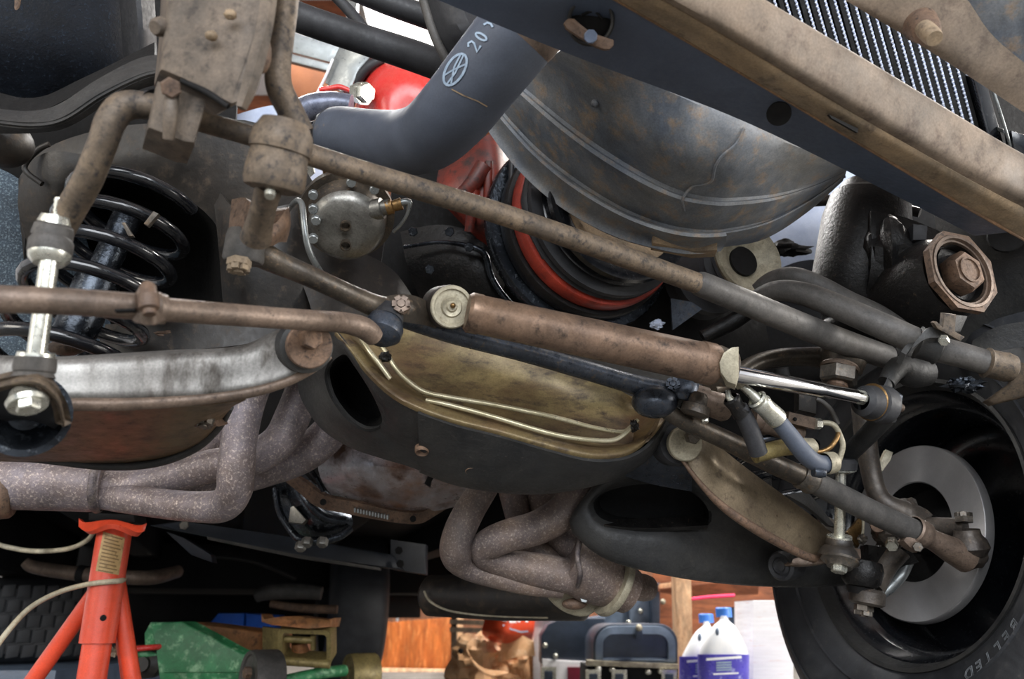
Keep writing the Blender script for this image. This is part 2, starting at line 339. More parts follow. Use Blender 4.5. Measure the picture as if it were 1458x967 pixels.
def patch(bv, quad, n=8, m=8, off=.0008, bm=None):
    """flat print: a four-cornered sticker laid on a surface"""
    bm = bm or bmesh.new(); g = []
    for i in range(n + 1):
        row = []
        for j in range(m + 1):
            u, v = i / n, j / m
            x = (1 - v) * ((1 - u) * quad[0][0] + u * quad[1][0]) + v * ((1 - u) * quad[3][0] + u * quad[2][0])
            y = (1 - v) * ((1 - u) * quad[0][1] + u * quad[1][1]) + v * ((1 - u) * quad[3][1] + u * quad[2][1])
            h = on_surface(bv, x, y, off); row.append(bm.verts.new(h[0]) if h else None)
        g.append(row)
    for i in range(n):
        for j in range(m):
            f = (g[i][j], g[i + 1][j], g[i + 1][j + 1], g[i][j + 1])
            if all(f): bm.faces.new(f)
    return bm
def join_mesh(bm, other):
    me = bpy.data.meshes.new('t'); other.to_mesh(me); other.free(); bm.from_mesh(me); bpy.data.meshes.remove(me); return bm
def toward(p): return (CAM - P(*p)).normalized()
def ring_z(c, r): return [c + Vector((r * math.cos(a), r * math.sin(a), 0)) for a in (k * math.pi / 8 for k in range(16))]
# ================================================================== THE GARAGE
def setting(name, bm, mat):
    o = solo(name, bm, mat, None, None, kind='structure'); return o
def wb(x0, x1, y0, y1, z0, z1, bm=None, bev=0):
    return boxw(Vector(((x0 + x1) / 2, (y0 + y1) / 2, (z0 + z1) / 2)), (1, 0, 0), (0, 1, 0), (0, 0, 1), (x1 - x0) / 2, (y1 - y0) / 2, (z1 - z0) / 2, bm, bev)
setting('floor', wb(-3.6, 3.6, -3.6, 6.2, -.1, 0), concrete)
wback = setting('wall_back', wb(-3.6, 3.6, 6.0, 6.15, 0, 2.8), wallwhite)
me0 = None
for k in range(18):
    x = -3.4 + k * .4
    if me0 is None:
        b = part(wback, 'wall_board', wb(x - .19, x + .19, 5.955, 6.0, .0, 2.7, bev=.006), wallbrown); me0 = b
        b0x = x
    else:
        b = me0.copy(); COL.objects.link(b); b.parent = wback; b.location = (x - b0x, 0, 0)
setting('wall_left', wb(-3.75, -3.6, -2.2, 6.15, 0, 2.8), wallwhite)
setting('wall_right', wb(3.6, 3.75, -2.2, 6.15, 0, 2.8), wallwhite)
ceil = setting('ceiling', wb(-3.75, 3.75, -2.2, 6.15, 2.75, 2.85), wallwhite)
raf = None
for k in range(12):
    y = -1.8 + k * .66
    if raf is None: raf = part(ceil, 'rafter', wb(-3.55, 3.55, y - .05, y + .05, 2.55, 2.748, bev=.006), woodbrown); r0y = y
    else:
        b = raf.copy(); COL.objects.link(b); b.parent = ceil; b.location = (0, y - r0y, 0)
wn = bpy.data.objects.new('added_window_1', None); COL.objects.link(wn); wn.location = (3.6, .7, .95); wn['kind'] = 'structure'  # made-up window around the side fill light, out of view
part(wn, 'added_window_frame', wb(3.56, 3.6, -.1, 1.5, 1.52, 1.6, wb(3.56, 3.6, -.1, 1.5, .3, .38, wb(3.56, 3.6, -.1, -.04, .3, 1.6, wb(3.56, 3.6, 1.44, 1.5, .3, 1.6, wb(3.56, 3.6, .67, .73, .3, 1.6))))), wallwhite)
# ceiling light seen through the engine bay (gives off light)
em = bpy.data.materials.new('lit_diffuser'); em.use_nodes = True
e_ = em.node_tree.nodes['Principled BSDF']; e_.inputs['Emission Color'].default_value = (1, .98, .95, 1); e_.inputs['Emission Strength'].default_value = 2.2
lt = T('ceiling_light', 'lit white ceiling light glimpsed through the engine bay between black tubes', 'light', Vector((-.3, 2.5, 2.40)))
part(lt, 'lamp_housing', wb(-.58, .15, 2.2, 2.85, 2.44, 2.56, bev=.01), galv)
part(lt, 'diffuser', wb(-.55, .12, 2.23, 2.82, 2.40, 2.44, bev=.01), em)
dr = T('door_track', 'grey galvanised overhead door rail glimpsed above the orange wood', 'rail', (430, 60, 2.4))
part(dr, 'rail', slab([(330, 20, 2.4), (520, 75, 2.4), (515, 100, 2.4), (330, 52, 2.4)], (0, .04, .02)), galv)
for hx in (350, 500):
    hp_ = P(hx, 40, 2.43); part(dr, 'hanger', wb(hp_.x - .015, hp_.x + .015, hp_.y - .01, hp_.y + .01, hp_.z - .05, 2.76), galv)
part(dr, 'rail_lip', slab([(330, 54, 2.39), (515, 103, 2.39), (512, 112, 2.39), (330, 66, 2.39)], (0, .03, .01)), galv)
part(ceil, 'roof_board', slab([(400, 70, 2.7), (520, 95, 2.7), (520, 165, 2.7), (395, 150, 2.7)], (0, .1, .06)), woodorange, 'orange wooden board up under the roof')

# ================================================================== CAR UNDERBODY (dark mass behind the suspension)
C0 = Vector((-.15, .95, 0))
def car(l, r, z): return C0 + LAT * l + REAR * r + Z * z
def cbox(l0, l1, r0, r1, z0, z1, bm=None, bev=.004):
    return boxw(car((l0 + l1) / 2, (r0 + r1) / 2, (z0 + z1) / 2), LAT, REAR, Z, (l1 - l0) / 2, (r1 - r0) / 2, (z1 - z0) / 2, bm, bev)
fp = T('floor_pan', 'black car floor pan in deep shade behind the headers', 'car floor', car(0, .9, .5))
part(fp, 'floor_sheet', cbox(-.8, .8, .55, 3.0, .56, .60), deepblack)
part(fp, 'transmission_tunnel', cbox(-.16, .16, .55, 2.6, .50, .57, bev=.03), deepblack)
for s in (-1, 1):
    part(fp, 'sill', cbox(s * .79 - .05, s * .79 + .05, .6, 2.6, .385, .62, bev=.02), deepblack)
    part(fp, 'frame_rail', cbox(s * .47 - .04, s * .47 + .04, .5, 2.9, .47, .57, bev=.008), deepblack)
part(fp, 'valance', cbox(-.95, .43, 2.95, 3.0, .16, .9), deepblack)  # black sheet carried low, standing for the shade under the tail
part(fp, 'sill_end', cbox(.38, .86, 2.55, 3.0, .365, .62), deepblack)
part(fp, 'tail_shade_strip', cbox(.36, .66, 2.9, 3.0, .268, .4), deepblack)  # black strip added so the gap beside the tyre stays dark
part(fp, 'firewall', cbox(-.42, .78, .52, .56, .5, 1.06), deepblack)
tk = T('fuel_tank', 'black fuel tank low at the rear of the car', 'tank', car(-.2, 2.5, .36))
part(tk, 'tank_shell', cbox(-.6, .2, 2.35, 2.85, .36, .54, bev=.05), deepblack)
# rear axle pipes and tail pipes in the dark
tp = T('tailpipe', 'rust brown tailpipe running behind the jack stand', 'pipe', (140, 812, 2.0))
part(tp, 'pipe', tube([(36, 800, 2.0, 7), (50, 808, 2.0, 9), (110, 817, 2.0, 10), (180, 822, 2.0, 10), (220, 822, 2.05, 10), (252, 814, 2.2, 9)]), brown)
part(tp, 'pipe_clamp', tube([(112, 817, 2.0, 12), (122, 818, 2.0, 12)], sub=2), deepblack)
tp2 = T('tailpipe', 'grey tailpipe hung high above the rusty lifting saddle', 'pipe', (420, 845, 2.6))
part(tp2, 'pipe', tube([(365, 850, 2.6, 8), (385, 843, 2.6, 11), (430, 842, 2.6, 11), (458, 845, 2.6, 9)]), dustgrey)
part(tp2, 'hanger', tube([(385, 860, 2.6, 5), (430, 866, 2.6, 6), (480, 868, 2.6, 6)]), rusty)
# transmission crossmember: two dark beams
cm = T('transmission_crossmember', 'long black crossmember beam with a bright lower edge, below the bellhousing', 'crossmember', (400, 780, 1.55))
part(cm, 'beam', slab([(212, 748, 1.5), (260, 742, 1.5), (400, 762, 1.6), (560, 790, 1.75), (575, 812, 1.75), (420, 790, 1.6), (260, 757, 1.5)], (0, .05, 0), bev=.004), navydark)
part(cm, 'beam_flange', slab([(295, 764, 1.5), (420, 789, 1.6), (540, 808, 1.72), (540, 812, 1.72), (420, 794, 1.6), (295, 768, 1.5)], (0, .03, 0), bev=.001), dustgrey)
part(cm, 'end_plate', slab([(556, 768, 1.75), (606, 775, 1.8), (606, 818, 1.8), (556, 810, 1.75)], (0, .05, 0), bev=.003), navydark)
part(cm, 'bolt', nut(P(262, 748, 1.49), toward((262, 748, 1.49)), .009, .008), hexm)
part(cm, 'bolt', nut(P(568, 784, 1.73), toward((568, 784, 1.73)), .009, .008), deepblack)
part(cm, 'bolt', nut(P(570, 803, 1.73), toward((570, 803, 1.73)), .009, .008), deepblack)
fb = T('floor_brace', 'thin dark bracket strap under the floor pan, right of the jack stand', 'brace', (280, 790, 1.7))
part(fb, 'strap', slab([(236, 757, 1.6), (262, 766, 1.6), (300, 790, 1.6), (302, 801, 1.6), (272, 790, 1.6)], (0, .03, 0)), navydark)
part(fb, 'rod', tube([(300, 792, 1.75, 3), (360, 800, 1.8, 3), (420, 824, 1.9, 3)]), deepblack)

# ================================================================== BACKGROUND: things behind the car
tr = T('upright_tyre', 'dark upright rear tyre between the olive jack roller and plywood', 'tyre', Vector((-.64, 3.35, 0)))
part(tr, 'tyre_body', lathe(Vector((-.64, 3.35, .33)) - LAT * .1, LAT, [(0, .2), (-.01, .27), (.01, .315), (.03, .33), (.17, .33), (.19, .315), (.21, .27), (.2, .2), (0, .2)], 40), tyre)
part(tr, 'rim', lathe(Vector((-.64, 3.35, .33)) - LAT * .06, LAT, [(0, .2), (.02, .18), (.05, .08), (.04, 0)], 32), deepblack)
bn = T('storage_bin', 'blue plastic storage bin beyond the green jack', 'bin', (330, 900, 2.9))
part(bn, 'bin_panel', slab([(296, 890, 2.9), (310, 873, 2.9), (347, 873, 2.9), (347, 985, 2.9), (296, 985, 2.9)], (0, .2, 0), bev=.01), binblue)
part(bn, 'bin_panel', slab([(349, 873, 2.9), (385, 876, 2.9), (385, 985, 2.9), (349, 985, 2.9)], (0, .2, 0), bev=.01), binblue)
# plywood
ply = T('plywood_sheet', 'orange plywood sheet leaning behind the car, left of the brown paper', 'plywood', (590, 957, 4.3))
part(ply, 'sheet', slab([(543, 884, 4.36), (556, 886, 4.36), (655, 878, 4.36), (652, 957, 4.29), (526, 956, 4.29), (530, 940, 4.31)], (0, .03, 0), bev=.003), plywood)
part(ply, 'edge_strip', slab([(646, 877, 4.34), (660, 877, 4.34), (656, 957, 4.28), (644, 957, 4.28)], (0, .04, 0), bev=.003), wood)
part(ply, 'batten', slab([(528, 951, 4.25), (650, 953, 4.25), (650, 960, 4.23), (528, 958, 4.23)], (0, .02, 0)), wood)
# brown paper, crumpled
pp = bmesh.new()
for (x, y, rx, ry, rt, dd) in ((680, 928, 34, 22, .5, 3.3), (672, 954, 34, 30, .5, 3.36), (730, 932, 30, 20, .55, 3.34), (738, 950, 30, 34, .5, 3.4), (700, 965, 40, 26, .55, 3.3)):
    blob((x, y, dd), rx, ry * 1.2, ry, rough_=rt, bm=pp, seg=26)
pa = T('crumpled_paper', 'crumpled brown packing paper between plywood and white carton', 'paper', (700, 967, 3.3))
part(pa, 'paper_mass', pp, cardboard, sharp=12)
part(pa, 'paper_fold', loft([[(664, 925, 3.2), (672, 938, 3.17), (690, 952, 3.18), (715, 955, 3.2)], [(668, 935, 3.18), (680, 950, 3.13), (700, 962, 3.15), (725, 958, 3.2)]], .004), cardboard)
part(pa, 'paper_flap', loft([[(716, 908, 3.25), (740, 904, 3.22), (760, 914, 3.2)], [(708, 945, 3.24), (735, 936, 3.18), (762, 934, 3.2)]], .004), cardboard)
part(pa, 'torn_hole', blob((656, 927, 3.16), 4, 3, 4), deepblack)
# orange bag with white letters
ob = T('orange_bag', 'orange plastic bag with white lettering above the brown paper', 'bag', (722, 900, 3.25))
obm = part(ob, 'bag', loft([[(688, 850, 3.3), (722, 850, 3.25), (764, 850, 3.3)], [(690, 880, 3.28), (725, 880, 3.18), (762, 880, 3.28)], [(686, 902, 3.26), (720, 905, 3.16), (760, 900, 3.26)], [(700, 914, 3.3), (725, 917, 3.24), (757, 912, 3.3)]], .02), orangebag)
bv = bvh_of(obm); tb = bmesh.new()
for st in ([(712, 866), (712, 882), (722, 884)], [(727, 867), (727, 886), (735, 885)], [(727, 876), (734, 876)], [(739, 886), (739, 868), (746, 871), (739, 877)], [(750, 868), (750, 886)], [(750, 868), (756, 870)]):
    ribbon(bv, st, 2.0, tb, .004)
part(ob, 'white_lettering', tb, whiteplastic)
sb = bmesh.new(); ribbon(bv, [(716, 890), (728, 896), (742, 900), (752, 899)], 1.2, sb, .004); part(ob, 'crease_line', sb, bluewhite)
# wood slats right of the plywood
sl = T('slat_shelf', 'grey wooden shelf slats above the crumpled paper', 'shelf', (672, 895, 4.0))
for x in (642, 696): part(sl, 'leg', slab([(x, 870, 4.05), (x + 8, 870, 4.05), (x + 8, 982, 4.05), (x, 982, 4.05)], (0, .04, 0)), dusty)
for y in (872, 882, 893):
    part(sl, 'slat', slab([(640, y, 4.0), (700, y + 2, 4.0), (700, y + 9, 4.0), (640, y + 7, 4.0)], (0, .05, 0)), dusty)
# white carton
wc = T('white_carton', 'tall white printed carton left of the black tool cases', 'carton', (772, 967, 3.3))
part(wc, 'carton_body', slab([(759, 880, 3.3), (802, 880, 3.3), (802, 1040, 3.3), (759, 1040, 3.3)], (0, .15, 0), bev=.003), striped)
part(wc, 'carton_lid', slab([(757, 872, 3.29), (804, 872, 3.29), (804, 884, 3.29), (757, 884, 3.29)], (0, .17, 0), bev=.003), whiteplastic)
# black tool case, rear
def latch(par, x, y, d):
    l = part(par, 'latch', slab([(x - 11, y - 8, d), (x + 11, y - 8, d), (x + 11, y + 18, d), (x - 11, y + 18, d)], (0, .012, 0), bev=.003), zinc, 'chrome latch frame')
    part(l, 'latch_plate', slab([(x - 6, y - 2, d - .006), (x + 6, y - 2, d - .006), (x + 6, y + 18, d - .006), (x - 6, y + 18, d - .006)], (0, .01, 0), bev=.002), blackbox)
tb1 = T('tool_case', 'small dark tool case with rounded shoulder behind the bigger case', 'case', (800, 967, 3.0))
part(tb1, 'case_shell', slab([(770, 945, 3.0), (770, 905, 3.0), (780, 889, 3.0), (800, 880, 3.0), (862, 880, 3.0), (862, 950, 3.0), (800, 950, 3.0)], (0, .25, 0), bev=.012), blackbox)
part(tb1, 'case_base', slab([(772, 938, 2.99), (800, 940, 2.99), (862, 944, 2.99), (862, 1020, 2.99), (772, 1020, 2.99)], (0, .24, 0), bev=.008), striped)
part(tb1, 'maroon_panel', slab([(808, 950, 2.985), (834, 950, 2.985), (834, 1020, 2.985), (808, 1020, 2.985)], (0, .02, 0)), maroon)
for (x, y) in ((776, 919), (791, 934)): part(tb1, 'rivet', blob((x, y, 2.99), 4, 4, 4, seg=10), zinc)
latch(tb1, 781, 958, 2.97)
# front tool case: rounded lid panel
def rrect(x0, y0, x1, y1, r, d, dl=0, n=5):
    o = []
    for cx, cy, a0 in ((x1 - r, y0 + r, -90), (x1 - dl, y1, None), (x0 + dl, y1, None), (x0 + r, y0 + r, 180)):
        if a0 is None: o.append((cx, cy, d))
        else: o += [(cx + r * math.cos(math.radians(a0 + 90 * k / n)), cy + r * math.sin(math.radians(a0 + 90 * k / n)), d) for k in range(n + 1)]
    return o
tb2 = T('large_tool_case', 'large blue-black tool case with rounded raised lid and chrome latches', 'case', (902, 967, 2.6))
part(tb2, 'lid', slab(rrect(844, 888, 966, 946, 28, 2.6), (0, .3, 0), bev=.012), blackbox)
part(tb2, 'lid_rim', loft([rrect(848, 892, 962, 944, 26, 2.59), rrect(858, 903, 952, 940, 16, 2.585)], .012, nu=48, closed=True, smooth=False), greypl)
part(tb2, 'lid_panel', slab(rrect(858, 903, 952, 940, 16, 2.595), (0, .02, 0), bev=.004), blackbox)
part(tb2, 'hasp', slab([(906, 894, 2.57), (914, 894, 2.57), (916, 910, 2.57), (906, 910, 2.57)], (0, .02, 0), bev=.002), blackbox)
part(tb2, 'rivet', blob((910, 894, 2.565), 5, 5, 5, seg=10), palecap)
part(tb2, 'seam_rail', slab([(836, 940, 2.57), (966, 946, 2.57), (966, 953, 2.57), (836, 948, 2.57)], (0, .05, 0), bev=.004), palecap)
part(tb2, 'base_shell', slab([(836, 949, 2.6), (966, 953, 2.6), (966, 1060, 2.6), (836, 1060, 2.6)], (0, .3, 0), bev=.008), deepblack)
for (x, y) in ((852, 952), (872, 954), (923, 957), (941, 956)): part(tb2, 'rivet', blob((x, y, 2.575), 5, 4, 4, seg=10), zinc)
for x in (845, 882, 953): latch(tb2, x, 962, 2.56)
# grey box behind
gb = T('grey_cabinet', 'grey-blue plastic cabinet behind the large tool case', 'cabinet', (900, 940, 3.1))
part(gb, 'panel', slab([(862, 845, 3.1), (928, 845, 3.1), (928, 960, 3.1), (862, 960, 3.1)], (0, .25, 0), bev=.006), greypl)
part(gb, 'rib', slab([(894, 846, 3.085), (897, 846, 3.085), (897, 900, 3.085), (894, 900, 3.085)], (0, .02, 0)), blackbox)
part(gb, 'post', slab([(928, 830, 3.05), (940, 830, 3.05), (940, 960, 3.05), (928, 960, 3.05)], (0, .2, 0), bev=.006), blackbox)
part(gb, 'flap', slab([(832, 880, 3.05), (862, 876, 3.05), (862, 892, 3.05), (850, 890, 3.05)], (0, .1, 0), bev=.004), greypl)
for (x, y) in ((874, 867), (912, 870), (895, 886)): part(gb, 'rivet', blob((x, y, 3.09), 4, 4, 4, seg=10), zinc)
# wooden shelving
sh = T('wooden_shelving', 'brown wooden shelving with a pale upright post behind the jugs', 'shelving', (1010, 967, 3.0))
part(sh, 'post', slab([(962, 815, 2.7), (984, 815, 2.7), (990, 1060, 2.7), (967, 1060, 2.7)], (0, .08, 0), bev=.003), wood)
part(sh, 'board', slab([(940, 838, 3.0), (1080, 822, 2.9), (1080, 846, 2.9), (985, 850, 3.0), (940, 842, 3.0)], (0, .06, 0), bev=.003), woodbrown)
part(sh, 'board', slab([(930, 800, 3.2), (1110, 800, 3.2), (1110, 1060, 3.2), (930, 1060, 3.2)], (0, .02, 0), bev=.003), woodbrown)
part(sh, 'shelf_edge', slab([(936, 832, 3.05), (968, 828, 3.05), (968, 836, 3.05), (936, 840, 3.05)], (0, .05, 0), bev=.003), wood)
solo('red_stick', tube([(985, 853, 2.85, 2.2), (1012, 850, 2.85, 2.4), (1046, 848, 2.85, 2.4)]), pinkred, 'thin pink-red stick lying on the wooden shelf', 'stick')
part(sh, 'knob', blob((944, 857, 2.9), 4, 4, 4, seg=12), palecap, 'tiny pale round knob')
# two jugs
def jug(x0, x1, top, ydn, d, label, capx, rot):
    t = T('jug', label, 'jug', ((x0 + x1) / 2, 1040, d), 'white jugs of fluid by the shelving')
    def ring(yl, w, dp, off=0):
        cx = (x0 + x1) / 2 + off; hw = (x1 - x0) / 2 * w
        o = []
        for k in range(20):
            a = 2 * math.pi * k / 20; cs, sn = math.cos(a), math.sin(a)
            o.append((cx + hw * math.copysign(abs(cs) ** .55, cs), yl, d + dp * math.copysign(abs(sn) ** .55, sn)))
        return o
    o = capx - (x0 + x1) / 2
    part(t, 'bottle', loft([ring(top + 9, .15, .02, o), ring(top + 16, .2, .024, o), ring(top + 24, .44, .04, o * .75), ring(top + 40, .7, .055, o * .45), ring(top + 60, .94, .064, o * .1), ring(top + 78, .98, .065), ring(top + 100, 1, .065), ring(1046, 1, .065)], 0, nu=40, closed=True, capfirst=True, caplast=True), whiteplastic)
    part(t, 'cap', lathe(P(capx, top + 11, d), Z, [(0, 0), (0, .021), (.022, .021), (.025, .018), (.025, 0)], 20), bluecap, 'blue screw cap')
    part(t, 'handle_hole', blob((capx - 10, top + 32, d - .045), 3, 5, 6, axes=(RT + .5 * UP, FW, UP), seg=12), greypl)
    ls = part(t, 'label_sheet', loft([ring(ydn, 1.012, .0665), ring(1040, 1.012, .0665)], .001, nu=40, closed=True), purple, 'blue-purple printed label')
    bq = bvh_of(ls); W_ = x1 - x0; tq = bmesh.new()
    ribbon(bq, [(x0 + W_ * f, ydn + 8 - f * 5) for f in (.16, .3, .45, .6, .75, .86)], 1.8, tq, .002)
    ribbon(bq, [(x0 + W_ * f, ydn + 29 - f * 3) for f in (.3, .45, .6, .8)], 1.2, tq, .002)
    part(t, 'label_stripe', tq, whiteplastic)
    tq = bmesh.new()
    for j in range(4): ribbon(bq, [(x0 + W_ * f, ydn + 13 + j * 3.6 - f * 3) for f in (.36, .45, .55, .66)], 1.3 - .2 * (j % 2), tq, .0022)
    part(t, 'label_print', tq, printwhite)
    return t
jug(968, 1030, 876, 935, 2.32, 'left white jug with blue cap and purple label, half hidden', 1006, 0)
jug(994, 1066, 868, 932, 2.15, 'front white jug with blue cap, finger hole and purple label, by the front tyre', 1031, 0)
wcb = T('striped_carton', 'white printed carton standing between the right jug and the front tyre', 'carton', (1085, 967, 2.25))
part(wcb, 'carton_body', slab([(1072, 855, 2.25), (1130, 855, 2.25), (1130, 1060, 2.25), (1072, 1060, 2.25)], (0, .2, 0), bev=.003), striped)
solo('dark_bottle', lathe(P(1061, 1000, 2.42), Z, [(0, 0), (0, .04), (.2, .04), (.24, .03), (.25, .028), (.27, .028), (.27, 0)], 20), blackbox, 'dark blue bottle in shade behind the front jug', 'bottle')
# tyre lying flat at the left
lc = P(20, 945, 2.3); lc.x -= .16; lc.y += .16
lt_ = T('lying_tyre', 'worn tyre lying flat at the far left behind the jack stand', 'tyre', lc)
part(lt_, 'tyre_body', lathe(lc, Z, [(.02, .2), (0, .24), (.012, .30), (.03, .325), (.2, .325), (.222, .30), (.235, .24), (.21, .2), (.02, .2)], 72), tyre)
tk0 = None; nrow = 5; nb = 56
for rw in range(nrow):
    zc = .036 + rw * .0395
    for k in range(nb):
        a = 2 * math.pi * (k + .5 * (rw % 2)) / nb
        if math.sin(a) > .45: continue                     # far side: never seen
        if tk0 is None:
            bmk = boxw(Vector((.327, 0, zc - .0)), (1, 0, 0), (0, 1, .12), (0, 0, 1), .006, .0155, .0165, bev=.002)
            tk0 = link_mesh('tread_block', bmk, tyre); tk0.data.transform(Matrix.Translation((0, 0, -zc)))
            o = tk0
        else: o = tk0.copy(); COL.objects.link(o)
        o.parent = lt_; o.location = (0, 0, zc); o.rotation_euler = (0, 0, a)
solo('grey_tote_lid', wb(lc.x - .4, lc.x + .42, lc.y - .42, lc.y + .4, 0, lc.z - .001, bev=.01), greypl, 'pale grey plastic tote under the lying tyre', 'tote')
# ================================================================== JACK STAND
top = P(165, 746, 1.35)
js = T('jack_stand', 'orange-red tripod jack stand with a yellowed sticker, holding up the car at left', 'jack stand', Vector((top.x, top.y, 0)))
zr = P(137, 915, 1.32).z
post = part(js, 'post_tube', lathe(Vector((top.x, top.y, 0)), Z, [(zr, .0245), (zr, .027), (top.z - .006, .027), (top.z - .006, 0)], 40), orange)
part(js, 'post_core', lathe(Vector((top.x, top.y, 0)), Z, [(0, 0), (0, .022), (zr + .02, .022), (zr + .02, 0)], 32), orange)
part(js, 'saddle', loft([[(112, 738, 1.34), (122, 744, 1.33), (160, 740, 1.32), (196, 748, 1.33), (209, 745, 1.34)], [(112, 750, 1.33), (126, 757, 1.31), (160, 746, 1.30), (194, 758, 1.31), (206, 756, 1.33)]], .008, nu=32), orange)
part(js, 'saddle_pad', slab([(126, 730, 1.34), (190, 733, 1.34), (192, 744, 1.34), (126, 741, 1.34)], (0, .05, 0)), deepblack)
for (a, b) in (((142, 836, 1.335), (-70, 1126, 1.26)), ((168, 838, 1.335), (216, 1124, 1.27))):
    p, q = P(*a), P(*b); q.z = .004
    part(js, 'leg', sweep([Vector((*Vector((top.x, top.y, p.z + .055)).lerp(p, .6), .013)), Vector((*p, .0135)), Vector((*p.lerp(q, .5), .0135)), Vector((*q, .0135))], 18), orange)
p = Vector((top.x + .005, top.y + .03, P(160, 838, 1.4).z)); part(js, 'leg', rtube(p, Vector((top.x + .02, top.y + .2, .004)), .0135, 18), orange)
bv = bvh_of(post)
hq = on_surface(bv, 147, 880, .0006); part(js, 'hole', lathe(hq[0], hq[1], [(0, 0), (0, .0048), (-.002, .005)], 20), deepblack, 'dark locking hole')
part(js, 'sticker', patch(bv, [(147, 757), (178, 766), (169, 819), (136, 813)], 10, 14, .0006), sticker, 'yellowed paper sticker')
tb = bmesh.new()
for k in range(11):
    f = k / 11 + .06
    x0, y0 = 147 + (136 - 147) * f, 757 + (813 - 757) * f; x1, y1 = 178 + (169 - 178) * f, 766 + (819 - 766) * f
    ribbon(bv, [(x0 + (x1 - x0) * u, y0 + (y1 - y0) * u) for u in (.1, .3, .5, .7, (.9, .75, .84)[k % 3])], .9, tb, .0011)
part(js, 'fine_print', tb, ink)
part(js, 'paint_flake', blob((150, 924, 1.31), 9, 4, 5, rough_=.9, seg=14), cablem, 'peeling pale flake')
part(js, 'paint_flake', blob((160, 930, 1.31), 5, 4, 5, rough_=.9, seg=14), cablem, 'peeling pale flake')
# cable hung over the stand
cb = T('cable', 'dirty white cable looped around the jack stand', 'cable', (60, 845, 1.3))
part(cb, 'cable_run', tube([(-20, 945, 1.2, 4), (4, 908, 1.22, 4), (40, 868, 1.25, 3.8), (80, 845, 1.28, 3.6), (120, 833, 1.29, 3.6), (150, 829, 1.29, 3.8), (172, 827, 1.31, 3.8), (177, 824, 1.36, 3.6)]), cablem)
part(cb, 'cable_run', tube([(-20, 769, 1.5, 3), (10, 779, 1.5, 3.4), (50, 785, 1.5, 3.4), (95, 782, 1.48, 3.4), (122, 771, 1.46, 3.2), (134, 757, 1.42, 3)]), cablem)
# ================================================================== FLOOR JACK
fj = T('floor_jack', 'old green trolley jack with chipped paint and rusty lifting arm', 'floor jack', (340, 967, 1.9))
part(fj, 'jack_plate', slab([(214, 888, 1.78), (258, 885, 1.78), (345, 932, 1.72), (352, 1010, 1.7), (232, 1010, 1.72), (222, 925, 1.75)], (.03, .012, 0), bev=.003), green)
part(fj, 'edge_plate', slab([(205, 902, 1.8), (214, 886, 1.8), (245, 886, 1.78), (240, 918, 1.77), (206, 922, 1.8)], (.02, .06, 0), bev=.004), green)
part(fj, 'jack_plate', slab([(260, 887, 1.9), (300, 888, 1.95), (345, 930, 1.95), (345, 1000, 1.95), (260, 1000, 1.9)], (.03, .012, 0), bev=.003), green)
part(fj, 'skid', slab([(232, 958, 1.70), (345, 958, 1.69), (345, 1000, 1.69), (232, 1000, 1.70)], (.0, .03, 0), bev=.006), green)
part(fj, 'pivot_rod', tube([(182, 925, 1.72, 4), (215, 922, 1.74, 4), (232, 921, 1.76, 4)]), red)
part(fj, 'peg', tube([(185, 930, 1.74, 5), (225, 934, 1.76, 5)], sub=3), green)
part(fj, 'hub', lathe(P(212, 945, 1.76), FRONT * 1 + RT * -.4, [(-.02, 0), (-.02, .03), (.01, .03), (.02, .015), (.03, .015), (.03, 0)], 20), greasebrown)
part(fj, 'lifting_arm', slab([(262, 886, 1.83), (375, 900, 1.88), (372, 930, 1.88), (345, 925, 1.86), (300, 906, 1.84)], (.05, .08, .0), bev=.008), greenrust)
part(fj, 'arm_head', slab([(373, 892, 1.85), (398, 895, 1.82), (398, 952, 1.82), (373, 935, 1.85)], (0, .02, 0), bev=.004), olive)
fr = loft([[(x, y, 1.8) for x, y in ((398, 896), (430, 897), (468, 898), (471, 904), (471, 946), (466, 952), (400, 946), (395, 940), (395, 900))], [(x, y, 1.8) for x, y in ((404, 902), (430, 903), (462, 904), (465, 908), (465, 940), (461, 943), (406, 940), (402, 936), (402, 906))]], .06, nu=40, closed=True, smooth=False)
part(fj, 'saddle_yoke', fr, olive)
part(fj, 'cross_pin', tube([(397, 941, 1.79, 6), (470, 946, 1.79, 6)], sub=3), olive)
part(fj, 'cross_pin', tube([(404, 910, 1.82, 5), (445, 912, 1.82, 5)], sub=3), olive)
part(fj, 'pin_post', tube([(446, 905, 1.82, 4), (446, 925, 1.82, 4)], sub=3), olive)
part(fj, 'swivel', plathe((425, 915, 1.86), (430, 938, 1.86), [(0, 0), (0, 10), (1, 14), (1, 0)]), greenrust)
part(fj, 'lifting_saddle', slab([(371, 874, 1.8), (377, 881, 1.79), (400, 878, 1.78), (425, 877, 1.78), (450, 881, 1.78), (468, 882, 1.79), (474, 880, 1.8), (472, 893, 1.79), (440, 896, 1.78), (385, 890, 1.78), (372, 886, 1.79)], (0, .09, 0), bev=.005), greenrust)
def wheel(x, y, d, r, wdt, ax, mat, name='wheel'):
    a = Vector(ax).normalized(); c = P(x, y, d); return part(fj, name, lathe(c, a, [(0, 0), (.004, .3 * r), (0, .4 * r), (.0, .82 * r), (-.004, .85 * r), (-.006, r * .97), (.002, r), (wdt, r), (wdt + .004, .95 * r), (wdt, 0)], 32), mat)
wheel(357, 967, 1.62, .055, .05, (.8, .6, 0), dustgrey)
wheel(498, 962, 1.95, .05, .06, (.85, .5, 0), olive, 'roller')
part(fj, 'wheel_bolt', nut(P(356, 958, 1.615), (-.8, -.6, 0), .012, .012), rusty)
part(fj, 'axle', tube([(380, 975, 1.8, 8), (450, 960, 1.85, 8), (490, 955, 1.92, 8)]), green)
